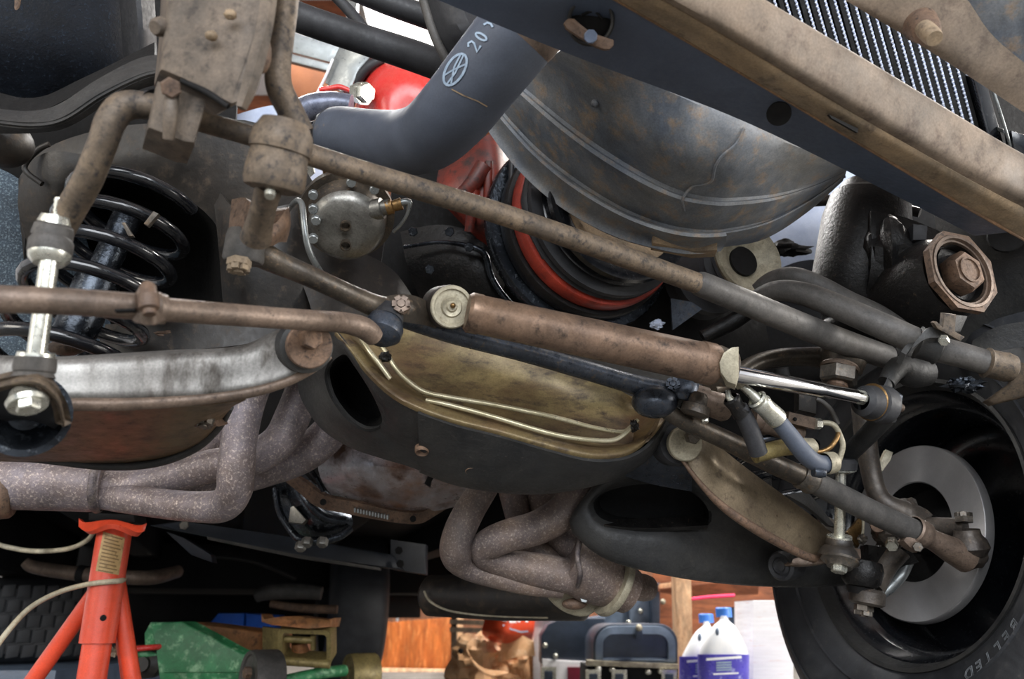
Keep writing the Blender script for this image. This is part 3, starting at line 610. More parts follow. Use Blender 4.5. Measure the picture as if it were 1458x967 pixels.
# ================================================================== RADIATOR SUPPORT, RADIATOR, SHROUD
rs = T('radiator_support', 'long dark navy radiator support beam with tan dusty front flange, crossing the upper right', 'beam', (1060, 175, .74))
part(rs, 'navy_face', loft([[(560, -27, .64), (800, 73, .70), (1060, 173, .78), (1270, 276, .86), (1388, 336, .91)], [(680, -110, .60), (930, 32, .655), (1160, 168, .735), (1364, 289, .815), (1444, 330, .87)]], .004, nu=40), navy)
part(rs, 'dusty_flange', loft([[(680, -112, .598), (930, 31, .653), (1160, 167, .733), (1364, 288, .813), (1470, 348, .855)], [(700, -114, .575), (955, 22, .63), (1185, 160, .71), (1385, 274, .79), (1490, 328, .832)], [(706, -124, .568), (966, 14, .622), (1196, 151, .703), (1395, 264, .783), (1500, 316, .825)]], .003, nu=44), tan)
part(rs, 'flange_face', loft([[(706, -124, .570), (966, 14, .624), (1196, 151, .705), (1395, 264, .785), (1500, 316, .827)], [(720, -135, .56), (985, 6, .615), (1215, 138, .695), (1410, 246, .775), (1510, 298, .81)], [(790, -180, .58), (1050, -18, .63), (1262, 108, .71), (1440, 216, .79), (1530, 262, .83)], [(795, -186, .60), (1056, -20, .65), (1266, 106, .73), (1444, 212, .81), (1534, 258, .85)]], .003, nu=44), flangegrey)
part(rs, 'rusty_edge', tube([(680, -112, .597, 2), (930, 31, .652, 2), (1160, 167, .732, 2), (1364, 288, .812, 2.5), (1470, 348, .853, 2)], 8), edgerust)
part(rs, 'end_cap', slab([(1340, 303, .885), (1386, 336, .905), (1442, 325, .868), (1390, 296, .84)], (.012, .03, .02), bev=.002), navy)
part(rs, 'seam', tube([(1336, 303, .884, 1), (1372, 276, .846, 1)], sub=3), deepblack)
part(rs, 'hole_grommet', lathe(P(1109, 162, .728), toward((1109, 162, .728)) + Vector((0, -.1, -.4)), [(-.001, 0), (.0012, .004), (.0015, .0105), (0, .011)], 24), deepblack, 'dark oval hole')
part(rs, 'slot', slab([(1180, 163, .706), (1222, 183, .722), (1221, 189, .722), (1184, 168, .706)], (0, .004, .002), bev=0), deepblack, 'dark slot in the flange')
hb = T('tow_hook_bracket', 'round recess with a rusty bolted tab in the navy beam at top centre', 'bracket', (845, 35, .65))
part(hb, 'recess_ring', lathe(P(841, 30, .657), toward((841, 30, .657)), [(-.004, .016), (.003, .0165), (.004, .018), (.002, .0195), (-.02, .0195)], 32), frameblack)
part(hb, 'recess_well', lathe(P(841, 30, .658), toward((841, 30, .658)), [(-.003, .0165), (-.002, .013), (-.001, 0)], 24), deepblack)
part(hb, 'rusty_tab', slab([(806, 28, .643), (818, 26, .643), (842, 46, .643), (874, 56, .648), (868, 70, .648), (848, 66, .648), (806, 40, .643)], (0, .006, .003), bev=.002, smooth=2), rusty)
part(hb, 'bolt', nut(P(841, 52, .643), toward((841, 52, .643)), .0055, .005, 8), navy)
part(hb, 'weld_stripe', tube([(828, 22, .655, 2), (846, 16, .655, 2), (858, 28, .655, 2)]), deepblack)
solo('support_bolt_hole', lathe(P(788, 2, .66), toward((788, 2, .66)), [(0, .002), (.001, .005), (0, .006), (-.002, .006)], 16), deepblack, 'small dark hole in the navy beam at the top edge', 'hole')
# radiator: plane behind the flange
rd = T('radiator', 'black radiator core with bright corrugated fin strips, seen between beam and valance', 'radiator', (1260, 110, .86))
def rp(u, v, dd=0):      # u along the visible strip, v across
    return (1080 + u * 330, -8 + u * 208 - v * 110, .80 + .10 * u + .03 * v + dd)
part(rd, 'core', slab([rp(-.2, -.5, .05), rp(1.5, -.5, .05), rp(1.5, 1, .05), rp(-.2, 1, .05)], (0, .04, .03), bev=0), deepblack)
low = [(412, 50), (470, 85), (520, 115), (572, 145), (620, 175), (668, 205), (716, 235), (765, 260), (812, 292), (858, 322), (900, 350), (945, 375), (990, 402), (1030, 425), (1072, 450), (1112, 478), (1152, 508), (1190, 525), (1232, 555), (1272, 580)]
low = [(300, -15), (355, 17)] + low
for i, (cx, cy) in enumerate(low):
    x, y = 968 + cx / 2.93, cy / 2.93; d = .80 + .105 * i / 20
    q = []; bmf = bmesh.new(); n = 44
    for k in range(n + 1):
        f = k / n; X = x + 9 - 40 * f * (1 - .12 * i / 20); Y = y + 33 - 130 * f
        q.append((bmf.verts.new(P(X - 1.5 + (k % 2) * .7, Y, d + .004 * (k % 2))), bmf.verts.new(P(X + 1.3 + (k % 2) * .7, Y - .6, d + .004 * (k % 2)))))
    for a, b in zip(q, q[1:]): bmf.faces.new((a[0], a[1], b[1], b[0]))
    bmf.normal_update(); bmesh.ops.solidify(bmf, geom=bmf.faces[:], thickness=.001)
    part(rd, 'fin_strip', bmf, finbright, sharp=10)
    if i < len(low) - 1:
        x2, y2 = 968 + low[i + 1][0] / 2.93, low[i + 1][1] / 2.93
        mx, my = (x + x2) / 2, (y + y2) / 2
        part(rd, 'flat_tube', slab([(mx + 5, my + 33, d + .003), (mx + 11, my + 33, d + .003), (mx - 24, my - 97, d + .003), (mx - 30, my - 97, d + .003)], (0, .012, .01), bev=0), deepblack)
part(rd, 'end_tank', slab([(1385, 110, .895), (1408, 124, .90), (1436, 228, .905), (1412, 214, .90)], (0, .03, .03), bev=.003), springm)
part(rd, 'tank_edge', tube([(1412, 122, .88, 2), (1424, 160, .88, 2.2), (1440, 212, .89, 2)]), galv)
part(rd, 'tank_brace', slab([(1428, 184, .89), (1470, 196, .90), (1470, 202, .90), (1430, 190, .89)], (0, .01, .01)), galv)
part(rd, 'brace_end', slab([(1440, 186, .885), (1465, 194, .885), (1462, 222, .885), (1444, 214, .885)], (0, .012, .01)), springm)
# valance
va = T('valance_panel', 'brown-grey dusty valance panel at the top right corner', 'panel', (1380, 80, .74))
part(va, 'rolled_lip', loft([[(1100, -70, .70), (1200, -2, .715), (1300, 58, .73), (1400, 122, .745), (1560, 228, .77)], [(1110, -84, .70), (1215, -14, .71), (1312, 40, .72), (1412, 100, .735), (1570, 200, .76)], [(1140, -120, .68), (1270, -70, .695), (1368, -10, .71), (1425, 62, .725), (1580, 180, .75)]], .004, nu=36), flangegrey)
part(va, 'panel', loft([[(1230, -50, .745), (1330, -2, .755), (1420, 84, .765), (1560, 190, .78)], [(1260, -90, .725), (1370, -40, .735), (1440, 30, .745), (1570, 110, .765)], [(1300, -140, .70), (1420, -90, .71), (1500, -30, .72), (1580, 20, .735)]], .004, nu=36), shroud)
part(va, 'boss', plathe((1310, 35, .705), (1326, 51, .685), [(0, 0), (0, 24), (.45, 21), (.8, 17), (1, 13), (1, 0)]), rusty)
part(va, 'pin', plathe((1316, 41, .69), (1331, 55, .672), [(0, 0), (0, 13), (.8, 13), (1, 11), (1, 0)]), tan)
# fan shroud
fs = T('fan_shroud', 'big dusty black fan shroud bowl hanging under the navy beam', 'fan shroud', (960, 260, .9))
rows = [
 [(690, 168, 1.0), (738, 232, 1.0), (798, 286, .99), (868, 326, .97), (930, 346, .95), (985, 356, .94), (1030, 352, .95), (1090, 340, .98), (1150, 302, 1.01), (1200, 258, 1.04)],
 [(708, 160, .975), (757, 215, .965), (815, 263, .95), (883, 303, .93), (945, 326, .91), (995, 334, .90), (1035, 332, .91), (1095, 318, .94), (1155, 286, .98), (1203, 250, 1.02)],
 [(712, 154, .985), (763, 209, .975), (822, 256, .96), (888, 296, .94), (948, 319, .92), (998, 327, .91), (1038, 325, .92), (1098, 311, .95), (1157, 281, .985), (1204, 248, 1.02)],
 [(738, 132, .94), (795, 182, .91), (855, 226, .89), (918, 263, .875), (968, 284, .87), (1012, 292, .868), (1050, 292, .88), (1108, 284, .91), (1163, 265, .95), (1205, 244, .99)],
 [(746, 124, .945), (804, 172, .915), (864, 215, .895), (926, 252, .88), (974, 273, .875), (1016, 281, .873), (1054, 281, .885), (1110, 275, .915), (1165, 260, .95), (1206, 242, .985)],
 [(768, 98, .90), (838, 142, .86), (902, 182, .84), (958, 216, .83), (1002, 234, .83), (1042, 242, .84), (1078, 245, .86), (1125, 244, .89), (1172, 243, .92), (1208, 236, .95)],
 [(800, 70, .82), (870, 95, .80), (940, 125, .80), (1000, 152, .805), (1045, 175, .81), (1080, 190, .83), (1110, 200, .845), (1150, 214, .865), (1185, 224, .89), (1212, 228, .92)],
 [(820, 50, .84), (890, 75, .82), (960, 108, .82), (1020, 135, .825), (1060, 155, .83), (1095, 170, .85), (1125, 182, .865), (1160, 198, .88), (1195, 212, .90), (1216, 220, .93)]]
shb = part(fs, 'shroud_bowl', loft(rows, .004, nu=56, sv=3), shroud)
part(fs, 'rim_flange', loft([[(p[0] - 4, p[1] + 6, p[2] - .012) for p in rows[0][:7]], [(p[0] + 3, p[1] - 4, p[2] - .016) for p in rows[0][:7]], [(p[0], p[1] + 4, p[2] - .006) for p in rows[1][:7]]], .004, nu=48), shroud)
part(fs, 'rim_tab', slab([(930, 333, .925), (1022, 345, .92), (1022, 356, .925), (990, 358, .925), (930, 346, .93)], (0, .02, .0), bev=.002), tan)
bvs = bvh_of(shb); cb_ = bmesh.new()
for seg_ in ([(1060, 183), (1048, 205), (1028, 222), (1018, 238), (1014, 256), (1002, 263), (986, 266), (972, 283), (975, 300)],):
    l = [on_surface(bvs, x, y, .001) for x, y in seg_]; l = [Vector((*h[0], .0016)) for h in l if h]
    if len(l) > 2: sweep(spline(l, 4), 8, cb_)
part(fs, 'seam_ridge', cb_, shroud)
part(fs, 'rivet', blob((847, 147, .853), 6, 6, 6, seg=10), shroud)
# ================================================================== LOWER RADIATOR HOSE
lh = T('radiator_hose', 'thick black elbow radiator hose with white printed emblem and 20', 'hose', (600, 230, .84))
hm = part(lh, 'hose', tube([(478, 196, .97, 36), (484, 195, .965, 42), (530, 200, .92, 43), (575, 203, .875, 46), (612, 192, .83, 50), (648, 158, .79, 54), (685, 112, .765, 56), (722, 66, .75, 58), (765, 12, .74, 60), (800, -40, .74, 60)], 36, sub=8), hosemat)
part(lh, 'hose_end_lip', plathe((483, 195, .967), (473, 195, .974), [(0, 38), (.5, 42), (1, 38), (1, 30)], 32), rubber)
bv = bvh_of(hm); tb = bmesh.new()
cx, cy = 648, 99; ang = math.radians(-60); ca, sa = math.cos(ang), math.sin(ang)
def lp(u, v): return (cx + u * ca - v * sa * .5, cy + u * sa + v * ca * .5)
ribbon(bv, [lp(25 * math.cos(t), 25 * math.sin(t)) for t in (k * math.pi / 12 for k in range(25))], 1.7, tb)
ribbon(bv, [lp(-24, 0), lp(-4, 5), lp(24, 0)], 1.2, tb); ribbon(bv, [lp(-14, -18), lp(0, -2), lp(14, 18)], 1.2, tb); ribbon(bv, [lp(-20, 10), lp(2, -6), lp(22, -8)], 1.2, tb)
part(lh, 'printed_emblem', tb, printwhite)
tb = bmesh.new()
def gl(ox, oy, st, sc=1.0, wd=1.5):
    for s_ in st: ribbon(bv, [(ox + (u * ca - v * sa) * sc, oy + (u * sa + v * ca) * sc) for u, v in s_], wd, tb)
gl(675, 66, [[(-5, -7), (0, -10), (5, -7), (4, -2), (-5, 8), (6, 8)]], .95)
gl(685, 52, [[(4 * math.cos(t) , 9 * math.sin(t)) for t in (k * math.pi / 8 for k in range(17))]], .95)
gl(697, 37, [[(-3, -9), (3, -6), (4, 0), (1, 5)]], .9)
part(lh, 'printed_number', tb, printwhite)
part(lh, 'dust_ring', tube([(736, 49, .746, 58.8), (744, 39, .744, 60.2), (752, 29, .742, 60)], 36, sub=2, cap=False), brown)
tb = bmesh.new(); ribbon(bv, [(643, 127), (660, 136), (680, 144), (694, 152)], .9, tb); part(lh, 'mould_line', tb, tan)
hc = T('hose_clamp', 'steel hose clamp where the fat black hose meets the navy beam', 'clamp', (770, 30, .74))
part(hc, 'band', tube([(752, 30, .742, 62), (762, 16, .74, 62)], 36, sub=2), greasebrown)
part(hc, 'screw_tail', slab([(752, 34, .69), (770, 40, .69), (800, 58, .70), (796, 62, .70), (760, 48, .69)], (0, .006, .002)), galv)
# second round thing left of the hose: rubber-edged plate
ad = T('air_dam_cover', 'dark curved cover panel behind the fat hose at the top edge', 'cover', (660, 40, .95))
part(ad, 'cover', loft([[(590, -60, .95), (604, 10, .94), (622, 60, .94), (640, 90, .95)], [(640, -60, .9), (655, 0, .9), (672, 40, .9), (690, 60, .92)], [(760, -70, .95), (740, -20, .97), (735, 10, .98), (730, 40, 1.0)]], .006), rubber)
part(ad, 'edge_bead', tube([(592, -50, .945, 7), (606, 10, .935, 7), (622, 58, .935, 7), (640, 92, .945, 7)]), dustgrey)
# ================================================================== FRAME, SPRING TOWER, FENDERS (left)
bk = T('shade_panel', 'black panel added for the shade behind the control arm at the top left', 'bodywork', (200, 200, 1.25))  # dark sheet added so the gaps behind the arm look shaded
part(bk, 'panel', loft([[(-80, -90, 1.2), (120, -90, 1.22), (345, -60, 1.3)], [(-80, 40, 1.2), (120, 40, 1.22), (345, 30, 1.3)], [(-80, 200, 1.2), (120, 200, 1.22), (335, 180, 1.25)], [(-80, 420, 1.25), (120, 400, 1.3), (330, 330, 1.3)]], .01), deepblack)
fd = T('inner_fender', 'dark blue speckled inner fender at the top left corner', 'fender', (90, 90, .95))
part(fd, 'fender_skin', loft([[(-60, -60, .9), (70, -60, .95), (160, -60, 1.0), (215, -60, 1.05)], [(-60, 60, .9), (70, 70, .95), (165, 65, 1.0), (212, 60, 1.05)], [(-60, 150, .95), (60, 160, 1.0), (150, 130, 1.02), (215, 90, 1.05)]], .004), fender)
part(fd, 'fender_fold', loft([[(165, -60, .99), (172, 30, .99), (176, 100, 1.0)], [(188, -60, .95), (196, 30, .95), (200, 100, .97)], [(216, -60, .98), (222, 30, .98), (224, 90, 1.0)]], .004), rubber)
part(fd, 'rust_edge', tube([(-10, 22, .93, 4), (15, 20, .93, 5), (24, 10, .93, 5), (26, -20, .93, 5)]), rusty)
part(fd, 'bright_gap', blob((203, 70, .965), 4, 4, 3, seg=10), zinc)
uc = T('wheel_house_liner', 'blue-grey speckled wheel house liner at the far left edge', 'liner', (0, 380, 1.0))
part(uc, 'liner', loft([[(-90, 220, 1.0), (0, 240, 1.02), (60, 280, 1.05), (120, 330, 1.1)], [(-90, 380, 1.0), (0, 390, 1.02), (70, 390, 1.05), (140, 400, 1.1)], [(-90, 520, 1.0), (0, 520, 1.02), (80, 520, 1.05), (180, 540, 1.1)]], .004), undercoat)
ua = T('control_arm', 'dark upper control arm curving across the top left', 'control arm', (120, 160, .8))
part(ua, 'arm', loft([[(-40, 148, .80), (30, 158, .79), (80, 150, .78), (140, 112, .78), (200, 82, .80), (240, 78, .82)], [(-40, 166, .77), (35, 176, .76), (88, 168, .75), (145, 132, .75), (205, 104, .77), (240, 100, .79)], [(-40, 172, .77), (38, 181, .76), (90, 174, .75), (148, 138, .75), (208, 110, .77), (240, 106, .79)], [(-40, 190, .79), (40, 190, .78), (95, 182, .77), (150, 150, .77), (210, 124, .79), (240, 120, .80)]], .004, nu=40), frameblack)
part(ua, 'web', loft([[(-60, 110, .86), (40, 140, .86), (120, 110, .86), (220, 60, .88)], [(-60, 150, .82), (40, 162, .82), (120, 128, .82), (220, 80, .84)]], .004), deepblack)
part(ua, 'ball_joint', blob((4, 205, .84), 40, 40, 34), greasebrown)
st = T('spring_tower', 'greasy brown-black frame spring tower with a deep round spring pocket', 'frame', (240, 330, 1.0))
N_ = 24
def loopi(cx, cy, rx, ry, d0, dx=0, dy=0, tilt=0):
    return [(cx + rx * math.cos(a) * math.cos(tilt) - ry * math.sin(a) * math.sin(tilt), cy + rx * math.cos(a) * math.sin(tilt) + ry * math.sin(a) * math.cos(tilt), d0 + dx * math.cos(a) + dy * math.sin(a)) for a in (2 * math.pi * k / 20 for k in range(20))]
outer = [(475, 330, 1.0), (470, 420, 1.0), (440, 500, 1.0), (340, 540, 1.0), (180, 560, 1.02), (60, 520, 1.05), (25, 420, 1.07), (22, 330, 1.06), (20, 270, 1.04), (60, 215, 1.0), (140, 185, .98), (220, 175, .97), (300, 170, .96), (380, 180, .97), (440, 250, .98)]
outer = outer[::-1]
hole = [(318, 350, .98), (320, 420, .98), (318, 470, .98), (280, 510, .98), (180, 520, 1.0), (90, 500, 1.02), (45, 440, 1.03), (38, 370, 1.02), (46, 320, 1.0), (80, 275, .985), (125, 252, .975), (170, 245, .97), (220, 258, .97), (270, 285, .975), (304, 315, .98)][::-1]
mid = [(a[0] * .4 + b[0] * .6, a[1] * .4 + b[1] * .6, (a[2] + b[2]) / 2 - .005) for a, b in zip(outer, hole)]
deep = [((p[0] - 180) * .8 + 185, (p[1] - 380) * .8 + 370, p[2] + .14) for p in hole]
deeper = [((p[0] - 180) * .5 + 190, (p[1] - 380) * .5 + 350, p[2] + .2) for p in hole]
part(st, 'tower_face', loft([outer, mid, hole], .004, nu=64, closed=True), greasebrown)
part(st, 'spring_pocket', loft([hole, deep, deeper], .003, nu=48, closed=True, caplast=True), deepblack)
part(st, 'pocket_flange', loft([[(35, 235, .97), (25, 290, .98), (40, 350, 1.0)], [(75, 215, .95), (80, 262, .95), (62, 330, .98)], [(140, 225, .955), (110, 262, .955), (85, 300, .97)]], .005), greasebrown)
part(st, 'flange_lip', tube([(60, 262, .95, 4), (35, 240, .95, 4), (52, 215, .95, 4), (70, 205, .95, 4)]), greasebrown)
part(st, 'frame_rail_web', loft([[(300, 250, .985), (340, 300, .96), (420, 290, .98), (450, 300, 1.02)], [(310, 340, .97), (350, 370, .95), (420, 370, .97), (470, 380, 1.02)], [(320, 470, .98), (370, 470, .96), (430, 455, .98), (500, 450, 1.03)]], .004), greasebrown)
part(st, 'frame_face', loft([[(150, 462, .95), (260, 455, .94), (350, 450, .94), (440, 440, .95)], [(130, 520, .95), (260, 500, .93), (350, 490, .93), (440, 470, .95)]], .004), greasebrown)
part(st, 'rust_streak', blob((235, 475, .94), 14, 3, 4, rough_=.7), rusty)
# frame horn, near and out of focus
fh = T('frame_horn', 'dusty brown frame horn with two pale bolts, hanging at upper left', 'frame', (310, 130, .55))
part(fh, 'horn_body', slab([(240, -60, .57), (398, -60, .56), (384, 20, .555), (362, 90, .55), (340, 146, .545), (330, 150, .545), (258, 112, .55), (228, 100, .555), (236, 20, .565)], (-.055, .10, .06), bev=.006), horndust)
part(fh, 'flange', loft([[(376, -60, .552), (366, 30, .548), (346, 110, .543), (336, 150, .54)], [(392, -60, .55), (380, 30, .546), (358, 110, .54), (344, 152, .54)]], .008, smooth=True), horndust)
for (x, y, r) in ((328, 21, 9), (301, 51, 9)): part(fh, 'pale_bolt', blob((x, y, .548), r, r, r * .8, seg=12, rough_=.2), tan)
part(fh, 'bolt_boss', plathe((231, 38, .57), (220, 39, .562), [(0, 14), (.6, 13), (1, 9), (1, 0)]), horndust)
part(fh, 'bolt_boss', blob((372, 75, .57), 14, 16, 30), rusty)
part(fh, 'dark_fillet', tube([(258, 115, .55, 4), (295, 132, .548, 5), (325, 152, .545, 4)]), deepblack)
# ================================================================== SWAY BAR
sbm = T('sway_bar_bracket', 'rusty brown square bushing bracket clamping the sway bar below the frame horn', 'bracket', (255, 160, .56))
part(sbm, 'bracket', slab([(224, 112, .56), (292, 138, .555), (294, 148, .555), (278, 205, .56), (262, 200, .555), (210, 182, .56)], (-.025, .045, .01), bev=.005), horndust)
part(sbm, 'bracket_rib', tube([(246, 118, .552, 9), (243, 160, .546, 10), (240, 198, .55, 8)]), horndust)
part(sbm, 'bushing', plathe((222, 150, .585), (200, 152, .60), [(0, 22), (.6, 20), (1, 16)]), rubber)
part(sbm, 'bolt', nut(P(243, 125, .545), toward((243, 125, .545)), .007, .006), rusty)
sw = T('sway_bar', 'dusty grey-brown sway bar running from the left bend to a thick sleeve at right', 'sway bar', (600, 265, .75))
part(sw, 'bar', tube([(82, 335, .60, 19), (100, 300, .59, 20), (124, 258, .58, 20), (146, 205, .575, 20), (158, 172, .575, 21), (176, 152, .58, 21), (205, 150, .585, 19), (250, 160, .585, 17), (300, 177, .59, 15), (360, 194, .60, 15), (440, 220, .63, 16), (520, 246, .66, 16), (600, 270, .69, 16), (720, 307, .74, 15.5), (850, 352, .79, 15.5), (950, 388, .83, 15), (1005, 408, .85, 15), (1100, 445, .9, 15), (1180, 477, .95, 15)], 20), dusty)
part(sw, 'sleeve', tube([(998, 404, .848, 18), (1006, 408, .85, 18.5), (1060, 430, .88, 18.5), (1120, 455, .91, 18.5), (1200, 487, .96, 18.5), (1262, 508, 1.0, 17)], 20), dustgrey)
part(sw, 'bar_end_eye', plathe((76, 322, .60), (78, 346, .60), [(0, 0), (0, 22), (.5, 26), (1, 22), (1, 0)]), dustgrey)
# ================================================================== LEFT SWAY LINK
lk = T('sway_bar_link', 'zinc sway bar link rod with rubber bushings at the left edge', 'link', (60, 460, .58))
ua_, ub_ = (84, 300, .58), (40, 575, .565)
def lerp3(a, b, f): return tuple(a[i] + (b[i] - a[i]) * f for i in range(3))
part(lk, 'threaded_tip', plathe((86, 282, .585), (82, 318, .585), [(0, 0), (0, 7), (.1, 8), (.2, 7), (.3, 8), (.4, 7), (.5, 8), (.6, 7), (.7, 8), (1, 7)]), zinc)
part(lk, 'washer', plathe((79, 307, .58), (77, 318, .58), [(0, 0), (0, 18), (1, 22), (1, 0)]), zinc)
part(lk, 'bushing', plathe((78, 318, .58), (74, 338, .58), [(0, 20), (.2, 25), (.8, 27), (1, 27)]), dustgrey)
part(lk, 'bushing_cup', plathe((74, 340, .578), (70, 365, .575), [(0, 26), (.2, 29), (.8, 29), (1, 27)]), dustgrey)
part(lk, 'cup_washer', plathe((71, 362, .574), (69, 376, .572), [(0, 20), (0, 28), (.5, 27), (1, 20), (1, 0)]), zinc)
part(lk, 'rod', plathe((71, 366, .57), (52, 506, .56), [(0, 12.5), (1, 13)]), zinc)
part(lk, 'washer', plathe((52, 502, .558), (51, 512, .558), [(0, 0), (0, 24), (1, 26), (1, 0)]), zinc)
part(lk, 'bushing', plathe((51, 510, .557), (48, 538, .555), [(0, 27), (.5, 28), (.7, 27), (.75, 25), (1, 28)]), dustgrey)
part(lk, 'bolt_washer', plathe((40, 578, .545), (37, 558, .55), [(0, 0), (0, 26), (.3, 28), (.6, 24), (1, 20)]), zinc)
part(lk, 'bolt_head', nut(P(40, 570, .543), P(41, 600, .535) - P(40, 570, .543), .0075, .0085), zinc)
lm = T('link_mount', 'dusty domed cup bracket holding the lower end of the left link', 'bracket', (35, 560, .57))
part(lm, 'dome', loft([[(-40, 560, .59), (-20, 540, .565), (20, 528, .555), (48, 526, .55), (68, 534, .555), (86, 556, .57), (94, 590, .6)], [(-40, 580, .57), (-18, 556, .545), (18, 545, .538), (46, 543, .536), (66, 551, .54), (84, 572, .555), (92, 606, .585)], [(-40, 585, .575), (-16, 560, .55), (18, 550, .545), (45, 548, .545), (63, 556, .55), (80, 577, .565), (88, 608, .6)]], .006, nu=36), dusty)
part(lm, 'inner_cup', lathe(P(36, 590, .60), toward((36, 590, .60)), [(-.02, 0), (-.01, .02), (.0, .028), (.012, .031), (.012, .026), (.002, .022), (-.008, .012), (-.008, 0)], 28), blackal)
part(lm, 'cup_wall', loft([[(-40, 575, .58), (10, 555, .56), (55, 552, .56), (92, 600, .61)], [(-40, 620, .6), (10, 600, .6), (50, 600, .6), (88, 616, .61)]], .004), rubber)
# ================================================================== LEFT LOWER CONTROL ARM
la = T('control_arm', 'bright scuffed steel lower control arm across the left, over the headers', 'control arm', (240, 560, .68))
part(la, 'face_plate', loft([
 [(-60, 505, .66), (60, 507, .665), (100, 507, .67), (170, 503, .68), (250, 498, .69), (310, 496, .70), (350, 490, .705), (385, 474, .71), (412, 464, .715), (445, 462, .72)],
 [(-60, 512, .645), (60, 514, .65), (100, 514, .655), (170, 511, .665), (250, 507, .675), (310, 505, .685), (352, 500, .69), (390, 486, .695), (420, 476, .70), (455, 474, .705)],
 [(-60, 545, .64), (60, 546, .645), (100, 546, .65), (170, 545, .66), (250, 543, .67), (310, 540, .68), (356, 535, .685), (400, 524, .69), (438, 510, .695), (465, 500, .70)],
 [(-60, 566, .638), (60, 566, .643), (100, 566, .648), (170, 566, .658), (250, 564, .668), (310, 559, .678), (358, 552, .683), (402, 540, .688), (440, 523, .693), (468, 508, .70)],
 [(-60, 578, .645), (60, 578, .65), (100, 578, .655), (170, 578, .665), (250, 575, .675), (310, 569, .685), (360, 561, .69), (405, 548, .695), (445, 530, .70), (471, 511, .71)]], .004, nu=60), arm_steel)
part(la, 'rolled_lip', tube([(-60, 576, .64, 10), (100, 576, .65, 10), (170, 576, .66, 10), (250, 572, .67, 9), (310, 566, .68, 8), (360, 558, .685, 8), (405, 545, .69, 7), (445, 526, .695, 6), (470, 508, .705, 4)], 14), brown)
part(la, 'underside', loft([[(-60, 590, .66), (80, 586, .67), (180, 582, .68), (280, 578, .69), (350, 570, .70)], [(-60, 640, .78), (80, 640, .78), (180, 635, .78), (270, 620, .78), (330, 580, .76)], [(-60, 655, .86), (80, 660, .86), (190, 662, .86), (280, 640, .84), (326, 590, .8)]], .004), olivebrown)
part(la, 'edge_lip', tube([(-60, 642, .86, 5), (60, 654, .855, 6), (150, 664, .85, 6), (220, 660, .845, 6), (275, 640, .83, 6), (308, 612, .81, 6), (328, 580, .78, 5)], 12), frameblack)
part(la, 'bush_shell', lathe(P(437, 494, .682), toward((437, 494, .682)) + RT * .25, [(-.03, 0), (-.03, .022), (-.001, .0225), (0, .021), (0, 0)], 32), frameblack)
part(la, 'pivot_washer', lathe(P(441, 492, .676), toward((441, 492, .676)) + RT * .3, [(-.004, 0), (-.004, .0195), (0, .0195), (.001, .0185), (.001, 0)], 32), rusty)
part(la, 'pivot_bolt', nut(P(440, 482, .674), toward((440, 482, .674)) + RT * .45, .0095, .010), rusty)
part(la, 'ball_joint_plate', slab([(215, 582, .76), (300, 585, .77), (310, 608, .77), (250, 612, .77), (222, 596, .76)], (0, .03, .01), bev=.004), rusty)
part(la, 'ball_joint_bolt', castle(P(293, 588, .76), Vector((.02, -.25, -1)), .0095, .013), hexm)
part(la, 'rust_patch', blob((150, 625, .78), 14, 4, 10, rough_=.8), rusty)
part(la, 'spring_seat', loft([[(95, 590, .70), (130, 590, .71), (150, 585, .72)], [(100, 612, .735), (128, 610, .74), (150, 590, .735)]], .003), rusty)
# ================================================================== COIL SPRING (left)
cs = T('coil_spring', 'gloss black coil spring inside the left spring pocket', 'spring', (130, 400, .86))
A, B = P(196, 285, .93), P(66, 545, .83); ax = (B - A); H = ax.length; ax.normalize()
uu = (RT - ax * RT.dot(ax)).normalized(); vv = ax.cross(uu); q = []
for k in range(6 * 28 + 1):
    a = 2 * math.pi * k / 28; f = k / (6 * 28)
    q.append(Vector((*(A + ax * H * f + .066 * (math.cos(a) * uu + math.sin(a) * vv)), .0074)))
part(cs, 'coil', sweep(q, 12), springm)
part(cs, 'spring_clip', slab([(218, 300, .85), (226, 304, .85), (210, 322, .85), (204, 318, .85)], (0, .006, 0)), hexm)
part(cs, 'spring_clip', slab([(172, 316, .84), (178, 316, .84), (190, 336, .84), (182, 336, .84)], (0, .006, 0)), hexm)
sk = T('shock_absorber', 'dull black shock absorber body standing inside the coil spring', 'shock absorber', (120, 420, .88))
part(sk, 'shock_body', plathe((185, 300, .93), (80, 530, .85), [(0, 20), (.4, 20), (.42, 30), (1, 30)]), blackal)
part(sk, 'shock_foot', blob((95, 495, .82), 26, 20, 12), brown)
# ================================================================== IDLER ARM
br = T('bent_steel_arm', 'bent grey-brown steel arm coming down from the top edge to the idler canister', 'rod', (395, 80, .6))
part(br, 'arm', tube([(412, -60, .60, 18), (408, 0, .60, 17), (402, 50, .60, 17), (396, 95, .60, 18), (398, 125, .60, 19), (412, 155, .605, 19), (428, 190, .61, 20)], 18), dusty)
ia = T('idler_arm', 'dusty grey idler arm canister with collar, shaft and cast foot at upper left', 'idler arm', (370, 330, .66))
part(ia, 'collar', plathe((407, 172, .565), (398, 218, .565), [(0, 26), (.04, 33), (.25, 38), (.4, 42), (.75, 44), (.97, 43), (1, 38)], 36), dusty)
part(ia, 'canister', plathe((399, 212, .565), (388, 272, .565), [(0, 40), (.08, 40), (.5, 43), (.8, 44), (.95, 40), (1, 30), (1, 0)], 36), dusty)
part(ia, 'shaft', plathe((384, 262, .565), (364, 340, .60), [(0, 20), (.35, 18), (.7, 19), (1, 22)], 24), dusty)
part(ia, 'grease_fitting', plathe((386, 266, .555), (384, 280, .55), [(0, 6), (.5, 6), (.6, 8), (1, 7), (1, 0)], 14), zinc)
